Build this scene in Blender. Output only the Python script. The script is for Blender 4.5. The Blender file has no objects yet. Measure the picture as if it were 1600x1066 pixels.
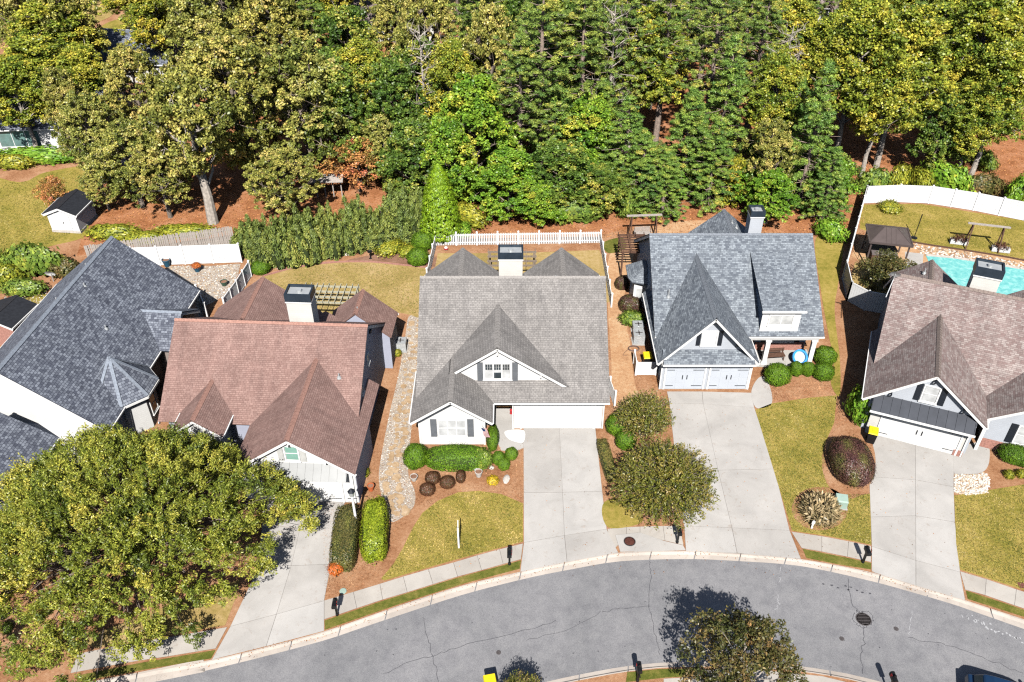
import bpy, math, random
import numpy as np
from mathutils import Vector

# ------------------------------------------------------------------ camera, sky, sun, exposure
SC = bpy.context.scene
COL = SC.collection
F_PX, CX, CY, CAM_H, PITCH = 1350.0, 800.0, 533.0, 41.0, math.radians(37.8)
SP, CP = math.sin(PITCH), math.cos(PITCH)
cam = bpy.data.cameras.new('camera')
cam.sensor_width = 36.0
cam.lens = F_PX * 36.0 / 1600.0
cam.clip_start, cam.clip_end = 0.5, 3000.0
cam_o = bpy.data.objects.new('camera', cam)
cam_o.location = (0, 0, CAM_H)
cam_o.rotation_euler = (math.pi / 2 - PITCH, 0, 0)
COL.objects.link(cam_o)
SC.camera = cam_o

SUN_EL, SUN_AZ = math.radians(46.0), math.radians(1.0)      # the sun stands behind the camera
w = bpy.data.worlds.new('World')
SC.world = w
w.use_nodes = True
nt = w.node_tree
sky = nt.nodes.new('ShaderNodeTexSky')
sky.sky_type = 'NISHITA'
sky.sun_disc = False
sky.sun_elevation = SUN_EL
sky.sun_rotation = math.pi + SUN_AZ
nt.links.new(sky.outputs[0], nt.nodes['Background'].inputs['Color'])
nt.nodes['Background'].inputs['Strength'].default_value = 0.05
sun = bpy.data.lights.new('sun', 'SUN')
sun.energy = 5.0
sun.angle = math.radians(0.5)
sun.color = (1.0, 0.965, 0.91)
sun_o = bpy.data.objects.new('sun', sun)
sun_o.rotation_euler = (math.pi / 2 - SUN_EL, 0, -SUN_AZ)
sun_o.location = (0, -40, 80)
COL.objects.link(sun_o)
SC.view_settings.view_transform = 'Standard'
SC.view_settings.look = 'None'
SC.view_settings.exposure = 0.5
SC.view_settings.gamma = 1.0
SC.cycles.max_bounces = 5
SC.cycles.diffuse_bounces = 0
SC.cycles.use_denoising = False
SC.cycles.filter_width = 1.25
SC.cycles.glossy_bounces = 2
SC.cycles.transmission_bounces = 3
SC.cycles.transparent_max_bounces = 4
SC.cycles.caustics_reflective = False
SC.cycles.caustics_refractive = False

rng = np.random.default_rng(7)
random.seed(7)

# ------------------------------------------------------------------ a point of the place from where the photograph shows it
def P(x, y, z=0.0):
    u, v = (x - CX) / F_PX, (y - CY) / F_PX
    t = (z - CAM_H) / (-SP - v * CP)
    return Vector((u * t, (CP - v * SP) * t, z))
def PY(x, y, Y):
    u, v = (x - CX) / F_PX, (y - CY) / F_PX
    t = Y / (CP - v * SP)
    return Vector((u * t, Y, CAM_H + (-SP - v * CP) * t))

# ------------------------------------------------------------------ materials
def _n(nt, typ, **kw):
    n = nt.nodes.new(typ)
    for k, val in kw.items():
        if k in n.inputs.keys(): n.inputs[k].default_value = val
        else: setattr(n, k, val)
    return n
def C4(c): return (c[0], c[1], c[2], 1.0)
MATS = {}
def new_mat(name):
    m = bpy.data.materials.new(name)
    m.use_nodes = True
    b = m.node_tree.nodes['Principled BSDF']
    b.inputs['Specular IOR Level'].default_value = 0.25
    MATS[name] = m
    return m, m.node_tree, b
def ramp(nt, fac, stops):
    r = nt.nodes.new('ShaderNodeValToRGB')
    el = r.color_ramp.elements
    while len(el) < len(stops): el.new(0.5)
    for e, (p, c) in zip(el, stops):
        e.position = p; e.color = C4(c)
    nt.links.new(fac, r.inputs[0])
    return r.outputs[0]
def noise(nt, scale, detail=4.0, rough=0.55, vec=None, dist=0.0):
    n = _n(nt, 'ShaderNodeTexNoise', Scale=scale, Detail=detail, Roughness=rough, Distortion=dist)
    if vec is not None: nt.links.new(vec, n.inputs['Vector'])
    return n.outputs['Fac']
def coord(nt, kind='Object'):
    return nt.nodes.new('ShaderNodeTexCoord').outputs[kind]
def mix(nt, a, b, fac, mode='MIX'):
    m = nt.nodes.new('ShaderNodeMix')
    m.data_type = 'RGBA'; m.blend_type = mode
    for i, s in ((6, a), (7, b), (0, fac)):
        if isinstance(s, (tuple, list)): m.inputs[i].default_value = C4(s)
        elif isinstance(s, (int, float)): m.inputs[i].default_value = s
        else: nt.links.new(s, m.inputs[i])
    return m.outputs[2]
def bump(nt, b, h, dist=0.02, strength=0.6):
    n = _n(nt, 'ShaderNodeBump', Strength=strength, Distance=dist)
    nt.links.new(h, n.inputs['Height'])
    nt.links.new(n.outputs[0], b.inputs['Normal'])
def world_pos(nt):
    return nt.nodes.new('ShaderNodeNewGeometry').outputs['Position']

def plain(name, c, rough=0.6, var=0.12, scale=3.0, metal=0.0, spec=None):
    if name in MATS: return MATS[name]
    m, nt, b = new_mat(name)
    f = noise(nt, scale, 5, 0.6, coord(nt))
    lo = tuple(x * (1 - var) for x in c); hi = tuple(min(1, x * (1 + var)) for x in c)
    nt.links.new(ramp(nt, f, [(0.3, lo), (0.7, hi)]), b.inputs['Base Color'])
    b.inputs['Roughness'].default_value = rough
    b.inputs['Metallic'].default_value = metal
    if spec is not None: b.inputs['Specular IOR Level'].default_value = spec
    return m

def ground_mat(name, stops, s1=0.5, s2=6.0, s3=40.0, rough=0.95, bd=0.03, w=(0.4, 0.35, 0.25), stretch=None):
    m, nt, b = new_mat(name)
    pos = world_pos(nt)
    a, c, d = noise(nt, s1, 4, 0.6, pos), noise(nt, s2, 5, 0.65, pos), noise(nt, s3, 3, 0.7, pos)
    def mul(x, k):
        q = nt.nodes.new('ShaderNodeMath'); q.operation = 'MULTIPLY'
        nt.links.new(x, q.inputs[0]); q.inputs[1].default_value = k
        return q.outputs[0]
    def add(x, y):
        q = nt.nodes.new('ShaderNodeMath'); q.operation = 'ADD'
        nt.links.new(x, q.inputs[0]); nt.links.new(y, q.inputs[1])
        return q.outputs[0]
    f = add(add(mul(a, w[0]), mul(c, w[1])), mul(d, w[2]))
    nt.links.new(ramp(nt, f, stops), b.inputs['Base Color'])
    b.inputs['Roughness'].default_value = rough
    b.inputs['Specular IOR Level'].default_value = 0.1
    if bd: bump(nt, b, add(mul(c, 0.5), d), bd, 0.8)
    return m

M_LAWN = ground_mat('lawn_turf', [(0.34, (.13, .13, .022)), (0.44, (.25, .215, .04)), (0.53, (.37, .285, .07)), (0.64, (.48, .355, .12))], 0.35, 3.0, 30.0, bd=0.04)
M_LAWN_DRY = ground_mat('dry_turf', [(0.34, (.24, .19, .06)), (0.46, (.36, .26, .09)), (0.54, (.46, .33, .14)), (0.66, (.55, .40, .22))], 0.3, 3.0, 30.0, bd=0.04)
M_LAWN_GREEN = ground_mat('verge_turf', [(0.34, (.06, .085, .016)), (0.46, (.12, .135, .024)), (0.56, (.21, .19, .045)), (0.66, (.34, .26, .09))], 0.8, 4.0, 30.0, bd=0.05)
M_STRAW = ground_mat('pine_straw', [(0.34, (.19, .08, .038)), (0.45, (.37, .18, .09)), (0.53, (.47, .255, .14)), (0.66, (.58, .37, .23))], 0.5, 5.0, 34.0, bd=0.06)
M_FOREST = ground_mat('forest_floor', [(0.34, (.16, .055, .025)), (0.45, (.36, .145, .06)), (0.53, (.50, .225, .11)), (0.66, (.58, .33, .2))], 0.5, 5.0, 30.0, bd=0.08)
M_SOIL = ground_mat('bare_clay', [(0.34, (.36, .19, .10)), (0.48, (.52, .30, .16)), (0.56, (.58, .38, .22)), (0.66, (.62, .46, .30))], 0.5, 4.0, 26.0, bd=0.03)
M_DIRT = ground_mat('yard_dirt', [(0.34, (.16, .08, .05)), (0.48, (.26, .14, .09)), (0.6, (.34, .20, .14)), (0.7, (.4, .27, .2))], 0.6, 6.0, 36.0, bd=0.03)
M_GRAVEL = ground_mat('river_gravel', [(0.34, (.16, .12, .09)), (0.47, (.42, .35, .28)), (0.55, (.58, .51, .44)), (0.64, (.7, .66, .6))], 1.2, 14.0, 40.0, bd=0.05, w=(0.2, 0.45, 0.35))

def concrete_mat(name, c, var=0.16):
    m, nt, b = new_mat(name)
    pos = world_pos(nt)
    a, d, s = noise(nt, 0.45, 5, 0.62, pos, 0.6), noise(nt, 45.0, 3, 0.7, pos), noise(nt, 2.2, 6, 0.7, pos, 1.2)
    lo = tuple(x * (1 - var) for x in c); hi = tuple(min(1, x * (1 + 0.6 * var)) for x in c)
    base = ramp(nt, a, [(0.3, lo), (0.55, c), (0.72, hi)])
    base = mix(nt, base, ramp(nt, d, [(0.35, (.78, .77, .76)), (0.6, (1, 1, 1))]), 0.55, 'MULTIPLY')
    base = mix(nt, base, ramp(nt, s, [(0.30, (.80, .72, .66)), (0.42, (1, 1, 1))]), 0.7, 'MULTIPLY')
    # every slab was poured on its own and weathers a little differently
    oi = nt.nodes.new('ShaderNodeObjectInfo')
    base = mix(nt, base, ramp(nt, oi.outputs['Random'], [(0.0, (.90, .89, .88)), (1.0, (1, 1, 1))]), 1.0, 'MULTIPLY')
    nt.links.new(base, b.inputs['Base Color'])
    b.inputs['Roughness'].default_value = 0.9
    b.inputs['Specular IOR Level'].default_value = 0.15
    bump(nt, b, d, 0.006, 0.5)
    return m
M_CONC = concrete_mat('driveway_concrete', (.525, .505, .48))
M_WALK = concrete_mat('sidewalk_concrete', (.52, .485, .44))
M_KERB = concrete_mat('kerb_concrete', (.56, .50, .445), 0.2)

def asphalt():
    m, nt, b = new_mat('worn_asphalt')
    pos = world_pos(nt)
    a, s, d = noise(nt, 0.16, 4, 0.6, pos, 0.8), noise(nt, 1.3, 6, 0.7, pos), noise(nt, 26.0, 4, 0.85, pos)
    base = ramp(nt, a, [(0.3, (.20, .20, .208)), (0.5, (.24, .238, .246)), (0.7, (.275, .27, .278))])
    base = mix(nt, base, ramp(nt, s, [(0.34, (.78, .78, .8)), (0.55, (1, 1, 1)), (0.75, (1.1, 1.09, 1.07))]), 0.8, 'MULTIPLY')
    base = mix(nt, base, ramp(nt, d, [(0.30, (.45, .45, .47)), (0.5, (1, 1, 1)), (0.68, (1.45, 1.43, 1.4))]), 0.8, 'MULTIPLY')
    nt.links.new(base, b.inputs['Base Color'])
    b.inputs['Roughness'].default_value = 0.85
    bump(nt, b, d, 0.008, 0.6)
    return m
M_ROAD = asphalt()

def shingles(name, light, dark, mortar, bw=0.25, rh=0.13, blotch=0.2, stain=0.3):
    m, nt, b = new_mat(name)
    uv = coord(nt, 'UV')
    br = _n(nt, 'ShaderNodeTexBrick', Scale=1.0)
    br.inputs['Color1'].default_value = C4(light); br.inputs['Color2'].default_value = C4(dark)
    br.inputs['Mortar'].default_value = C4(mortar)
    br.inputs['Mortar Size'].default_value = 0.012; br.inputs['Mortar Smooth'].default_value = 0.3
    br.inputs['Brick Width'].default_value = bw; br.inputs['Row Height'].default_value = rh
    br.offset = 0.5; br.offset_frequency = 2; br.squash = 0.8; br.squash_frequency = 3
    nt.links.new(uv, br.inputs['Vector'])
    pos = world_pos(nt)
    n1, n2, n3 = noise(nt, 0.55, 5, 0.65, pos, 0.8), noise(nt, 30.0, 2, 0.8, pos), noise(nt, 2.6, 4, 0.7, pos)
    base = mix(nt, br.outputs['Color'], ramp(nt, n1, [(0.3, (1 - blotch,) * 3), (0.7, (1 + 0.5 * blotch,) * 3)]), 1.0, 'MULTIPLY')
    base = mix(nt, base, ramp(nt, n2, [(0.35, (.7, .7, .7)), (0.65, (1.2, 1.2, 1.2))]), 0.6, 'MULTIPLY')
    base = mix(nt, base, ramp(nt, n3, [(0.32, (.72, .72, .72)), (0.5, (1, 1, 1))]), stain, 'MULTIPLY')
    mp = nt.nodes.new('ShaderNodeMapping'); mp.inputs['Scale'].default_value = (2.2, .22, 1.0)      # rain streaks run down the slope
    nt.links.new(uv, mp.inputs['Vector'])
    base = mix(nt, base, ramp(nt, noise(nt, 1.0, 4, 0.65, mp.outputs[0]), [(0.34, (.80, .80, .81)), (0.55, (1.02, 1.02, 1.02))]), 0.8, 'MULTIPLY')
    nt.links.new(base, b.inputs['Base Color'])
    b.inputs['Roughness'].default_value = 0.9
    b.inputs['Specular IOR Level'].default_value = 0.2
    bump(nt, b, br.outputs['Fac'], -0.012, 0.7)
    return m
M_SH_GREY = shingles('grey_shingle', (.33, .31, .295), (.245, .23, .22), (.17, .16, .155))
M_SH_RED = shingles('red_shingle', (.36, .235, .205), (.275, .17, .148), (.21, .125, .108))
M_SH_BLUE = shingles('blue_grey_shingle', (.31, .345, .38), (.125, .142, .17), (.12, .135, .16), 0.26, 0.14, 0.12)
M_SH_BROWN = shingles('brown_shingle', (.38, .325, .305), (.235, .165, .155), (.19, .145, .135), 0.30, 0.13, 0.2)
M_SH_CHAR = shingles('charcoal_shingle', (.27, .295, .345), (.085, .094, .125), (.05, .057, .08), 0.24, 0.17, 0.10)
M_RIDGE = {}
def ridge_mat(name, c): M_RIDGE[name] = plain('ridge_' + name, c, 0.9, 0.25, 9.0); return M_RIDGE[name]
R_GREY, R_RED, R_BLUE = ridge_mat('grey', (.30, .28, .265)), ridge_mat('red', (.36, .20, .16)), ridge_mat('blue', (.20, .22, .25))
R_BROWN, R_CHAR = ridge_mat('brown', (.22, .175, .155)), ridge_mat('charcoal', (.24, .27, .32))

def siding(name, c, lap=0.16, vertical=False):
    m, nt, b = new_mat(name)
    co = coord(nt)
    wv = _n(nt, 'ShaderNodeTexWave', Scale=0.314 / lap, Distortion=0.0, Detail=0.0)
    wv.wave_type = 'BANDS'; wv.bands_direction = 'X' if vertical else 'Z'; wv.wave_profile = 'SAW'
    nt.links.new(co, wv.inputs['Vector'])
    n1 = noise(nt, 1.2, 5, 0.65, co)
    base = ramp(nt, n1, [(0.3, tuple(x * .9 for x in c)), (0.65, c)])
    base = mix(nt, base, ramp(nt, wv.outputs['Fac'], [(0.0, (.8, .8, .8)), (0.12, (1, 1, 1))]), 0.6, 'MULTIPLY')
    nt.links.new(base, b.inputs['Base Color'])
    b.inputs['Roughness'].default_value = 0.6
    bump(nt, b, wv.outputs['Fac'], 0.015, 0.6)
    return m
M_SIDE_WHITE = siding('white_siding', (.77, .765, .75))
M_SIDE_GREY = siding('pale_grey_siding', (.52, .55, .60))
M_SIDE_GREY_SHADED = siding('shaded_pale_grey_siding', (.33, .42, .55))  # darker copy of the pale grey siding, blue shade mixed into its colour
M_SIDE_TAN = siding('warm_white_siding', (.70, .68, .64))
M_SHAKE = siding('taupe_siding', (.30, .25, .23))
M_TRIM = plain('white_trim_paint', (.80, .795, .78), 0.5, 0.04)
M_TRIM_GREY = plain('weathered_white_trim', (.66, .66, .65), 0.6, 0.08)
M_VINYL = plain('white_vinyl', (.80, .80, .80), 0.4, 0.03, 0.8)
M_DOOR_W = plain('white_door_paint', (.78, .775, .76), 0.45, 0.04, 1.0)
M_DOOR_B = plain('pale_blue_door_paint', (.54, .575, .63), 0.45, 0.04, 1.0)
M_SHUT_GREY = plain('grey_shutter_paint', (.14, .15, .165), 0.5)
M_SHUT_DARK = plain('black_shutter_paint', (.018, .022, .03), 0.5)
M_SHUT_PALE = plain('pale_shutter_paint', (.5, .5, .48), 0.5)
M_BLACK = plain('black_iron', (.012, .013, .015), 0.4, 0.2)
M_DARK = plain('dark_metal_cap', (.035, .05, .07), 0.4, 0.2, 2.0, 0.3)
M_STEEL = plain('pale_steel', (.55, .57, .58), 0.4, 0.1, 3.0, 0.4)
M_METAL_ROOF = plain('charcoal_metal_roof', (.06, .065, .078), 0.35, 0.12, 1.5, 0.4)
M_METAL_PALE = plain('pale_metal_roof', (.24, .245, .245), 0.4, 0.06, 1.5, 0.2)
M_GAZEBO = plain('brown_metal_roof', (.12, .095, .09), 0.45, 0.12, 1.5, 0.2)
M_WOOD = plain('weathered_wood', (.24, .19, .15), 0.85, 0.3, 12.0)
M_WOOD_DARK = plain('brown_stained_wood', (.12, .065, .045), 0.8, 0.3, 12.0)
M_WOOD_GREY = plain('silvered_wood', (.40, .355, .32), 0.9, 0.35, 14.0)
M_PERGOLA = plain('tan_pergola_wood', (.42, .40, .30), 0.85, 0.25, 10.0)
M_BRICK = plain('red_brick', (.40, .20, .16), 0.85, 0.3, 8.0)
M_STONE = ground_mat('flagstone', [(0.3, (.26, .17, .10)), (0.48, (.42, .29, .17)), (0.58, (.54, .40, .26)), (0.7, (.60, .50, .40))], 1.1, 5.0, 30.0, bd=0.02)
M_STONE_PALE = plain('pale_stone', (.55, .50, .45), 0.9, 0.2, 4.0)
M_YELLOW = plain('yellow_plastic', (.78, .58, .02), 0.4, 0.06)
M_ORANGE = plain('terracotta', (.55, .14, .05), 0.7, 0.15)
M_BLUEPOT = plain('blue_glaze', (.03, .10, .16), 0.25, 0.15)
M_RED = plain('red_paint', (.45, .03, .035), 0.5, 0.1)
M_NAVY = plain('navy_paint', (.02, .035, .12), 0.5, 0.1)
M_TARP = plain('blue_plastic', (.05, .32, .75), 0.35, 0.08)
M_MAT = plain('tan_doormat', (.45, .25, .12), 0.95, 0.3, 14.0)
M_GREEN_BOX = plain('green_box_paint', (.33, .44, .38), 0.5, 0.08)
M_BARK = plain('grey_bark', (.21, .17, .14), 0.95, 0.45, 5.0)
M_BARK_PINE = plain('pine_bark', (.30, .23, .19), 0.95, 0.4, 5.0)
M_BARK_PALE = plain('pale_bark', (.42, .37, .32), 0.95, 0.35, 4.0)
M_RUBBER = plain('black_rubber', (.015, .015, .016), 0.8, 0.1)
M_CARBLUE = plain('navy_car_paint', (.012, .035, .085), 0.2, 0.05, spec=0.6)
M_IRON = plain('cast_iron', (.085, .075, .075), 0.7, 0.35, 20.0)
M_IRON_RED = plain('rust_red_iron', (.17, .065, .05), 0.8, 0.35, 16.0)
M_CHALK = plain('white_chalk', (.42, .42, .43), 0.95, 0.3, 10.0)
M_CRACK = plain('crack_filler', (.075, .075, .085), 0.95, 0.3, 8.0)
M_GREEN_PANEL = plain('pale_green_pane', (.22, .40, .33), 0.2, 0.1)
M_HOSE = plain('brown_hose', (.16, .10, .08), 0.6, 0.2)

def glass_mat(name, c, rough=0.06):
    m, nt, b = new_mat(name)
    f = noise(nt, 1.7, 2, 0.5, coord(nt))
    nt.links.new(ramp(nt, f, [(0.35, tuple(x * .7 for x in c)), (0.65, c)]), b.inputs['Base Color'])
    b.inputs['Roughness'].default_value = rough
    b.inputs['Specular IOR Level'].default_value = 0.6
    return m
M_GLASS = glass_mat('dark_window_glass', (.05, .065, .075))
M_BLIND = glass_mat('window_with_white_blind', (.62, .63, .63), 0.25)
M_GLASS_TEAL = glass_mat('teal_window_glass', (.16, .27, .25))
def water_mat():
    m, nt, b = new_mat('pool_water')
    pos = world_pos(nt)
    n1 = noise(nt, 2.4, 4, 0.6, pos, 0.5)
    nt.links.new(ramp(nt, n1, [(0.32, (.13, .46, .46)), (0.5, (.20, .56, .54)), (0.68, (.36, .68, .64))]), b.inputs['Base Color'])
    b.inputs['Roughness'].default_value = 0.08
    bump(nt, b, noise(nt, 3.5, 3, 0.6, pos), 0.05, 0.3)
    return m
M_WATER = water_mat()

def leaf_mat(name, stops, transl=0.22, rough=0.42, spec=0.5, objvar=0.12, gain=1.32):
    m, nt, b = new_mat(name)
    if transl <= .12 or 'hedge' in name: gain = 1.12
    stops = [(p_, tuple(min(.72, x * gain) for x in c_)) for p_, c_ in stops]
    at = nt.nodes.new('ShaderNodeAttribute'); at.attribute_name = 'tint'
    g = nt.nodes.new('ShaderNodeNewGeometry')
    col = ramp(nt, at.outputs['Fac'], stops)
    col = mix(nt, col, ramp(nt, g.outputs['Random Per Island'], [(0.0, (.42, .46, .40)), (0.45, (.95, .95, .95)), (0.85, (1.2, 1.18, 1.1)), (1.0, (1.75, 1.65, 1.6))]), 1.0, 'MULTIPLY')
    oi = nt.nodes.new('ShaderNodeObjectInfo')
    col = mix(nt, col, ramp(nt, oi.outputs['Random'], [(0.0, (1 - objvar, 1 - .6 * objvar, 1 - objvar)), (1.0, (1 + objvar, 1 + .4 * objvar, 1))]), 1.0, 'MULTIPLY')
    nt.links.new(col, b.inputs['Base Color'])
    b.inputs['Roughness'].default_value = rough
    b.inputs['Specular IOR Level'].default_value = spec
    if transl:
        t = nt.nodes.new('ShaderNodeBsdfTranslucent')
        nt.links.new(mix(nt, col, (1.1, 1.15, .5), 1.0, 'MULTIPLY'), t.inputs['Color'])
        mx = nt.nodes.new('ShaderNodeMixShader'); mx.inputs[0].default_value = transl
        out = nt.nodes['Material Output']
        nt.links.new(b.outputs[0], mx.inputs[1]); nt.links.new(t.outputs[0], mx.inputs[2])
        nt.links.new(mx.outputs[0], out.inputs['Surface'])
    return m
L_OLIVE = leaf_mat('olive_oak_leaf', [(0.0, (.10, .13, .028)), (0.4, (.25, .265, .06)), (0.75, (.43, .40, .10)), (1.0, (.54, .44, .15))])
L_YELLOW = leaf_mat('yellow_green_leaf', [(0.0, (.09, .15, .02)), (0.4, (.24, .29, .035)), (0.75, (.43, .41, .055)), (1.0, (.60, .44, .06))])
L_GREEN = leaf_mat('mid_green_leaf', [(0.0, (.055, .11, .02)), (0.5, (.13, .21, .035)), (0.85, (.25, .30, .05)), (1.0, (.38, .35, .07))])
L_BRIGHT = leaf_mat('bright_green_leaf', [(0.0, (.07, .17, .02)), (0.5, (.17, .32, .03)), (0.85, (.29, .41, .045)), (1.0, (.44, .45, .06))], 0.25, 0.42, 0.45)
L_ORANGE = leaf_mat('orange_autumn_leaf', [(0.0, (.18, .17, .04)), (0.35, (.44, .23, .08)), (0.7, (.58, .26, .10)), (1.0, (.54, .16, .10))])
L_PINE = leaf_mat('pine_needle', [(0.0, (.06, .12, .03)), (0.45, (.15, .225, .045)), (0.8, (.26, .31, .06)), (1.0, (.42, .36, .08))], 0.15, 0.45, 0.45, gain=1.55)
L_YPINE = leaf_mat('young_pine_needle', [(0.0, (.055, .125, .03)), (0.45, (.15, .25, .045)), (0.8, (.25, .34, .06)), (1.0, (.42, .37, .08))], 0.15, 0.45, 0.45, gain=1.5)
L_WILLOW = leaf_mat('willow_oak_leaf', [(0.0, (.09, .125, .02)), (0.4, (.225, .255, .035)), (0.75, (.39, .37, .06)), (1.0, (.54, .44, .08))], 0.24)
L_MYRTLE = leaf_mat('crape_myrtle_leaf', [(0.0, (.05, .07, .012)), (0.45, (.135, .15, .024)), (0.75, (.215, .185, .042)), (1.0, (.29, .21, .085))])
L_STREET = leaf_mat('bronze_myrtle_leaf', [(0.0, (.05, .065, .02)), (0.45, (.13, .13, .04)), (0.75, (.22, .16, .065)), (1.0, (.36, .22, .09))], gain=1.0)
L_JUNIPER = leaf_mat('juniper_spray', [(0.0, (.06, .095, .025)), (0.5, (.15, .195, .045)), (0.85, (.245, .275, .06)), (1.0, (.35, .33, .08))], 0.13, 0.5, 0.35, 0.08)
L_ARBOR = leaf_mat('arborvitae_spray', [(0.0, (.10, .19, .010)), (0.5, (.17, .29, .014)), (1.0, (.27, .37, .022))], 0.15)
L_BOX = leaf_mat('boxwood_leaf', [(0.0, (.055, .12, .010)), (0.5, (.10, .20, .013)), (0.85, (.16, .27, .018)), (1.0, (.25, .32, .04))], 0.12, 0.5, 0.3, 0.08)
L_LIME = leaf_mat('lime_hedge_leaf', [(0.0, (.13, .19, .012)), (0.5, (.23, .30, .018)), (1.0, (.36, .40, .03))], 0.15)
L_HEDGE_OLIVE = leaf_mat('olive_hedge_leaf', [(0.0, (.10, .085, .03)), (0.5, (.15, .13, .04)), (0.85, (.17, .18, .04)), (1.0, (.22, .24, .05))], 0.1)
L_PURPLE = leaf_mat('purple_hedge_leaf', [(0.0, (.065, .025, .03)), (0.5, (.11, .055, .045)), (0.8, (.12, .11, .04)), (1.0, (.17, .17, .045))], 0.1)
L_BARBERRY = leaf_mat('barberry_leaf', [(0.0, (.06, .025, .018)), (0.5, (.12, .05, .03)), (1.0, (.16, .09, .04))], 0.1)
L_MUM = leaf_mat('yellow_mum_petal', [(0.0, (.30, .20, .02)), (0.5, (.60, .40, .02)), (1.0, (.75, .55, .05))], 0.1)
L_MUM_OR = leaf_mat('orange_mum_petal', [(0.0, (.35, .09, .02)), (0.5, (.60, .14, .03)), (1.0, (.70, .24, .05))], 0.1)
L_PAMPAS = leaf_mat('pampas_blade', [(0.0, (.14, .14, .05)), (0.5, (.32, .26, .13)), (1.0, (.50, .39, .24))], 0.2, gain=1.0)
L_WEED = leaf_mat('sunlit_weed_leaf', [(0.0, (.12, .16, .02)), (0.5, (.26, .28, .03)), (1.0, (.45, .38, .05))])
L_LITTER = leaf_mat('fallen_leaf', [(0.0, (.20, .08, .03)), (0.5, (.38, .17, .07)), (1.0, (.52, .28, .12))], 0.05)
M_CORE = plain('shrub_inner_twig', (.035, .05, .015), 1.0, 0.2)
L_TURF = leaf_mat('turf_blade', [(0.0, (.12, .125, .024)), (0.4, (.22, .20, .045)), (0.75, (.34, .27, .085)), (1.0, (.46, .36, .15))], 0.1, 0.6, 0.2)
L_NEEDLE = leaf_mat('dry_pine_straw', [(0.0, (.16, .06, .03)), (0.5, (.36, .17, .09)), (1.0, (.55, .34, .2))], 0.05, 0.8, 0.1)
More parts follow.
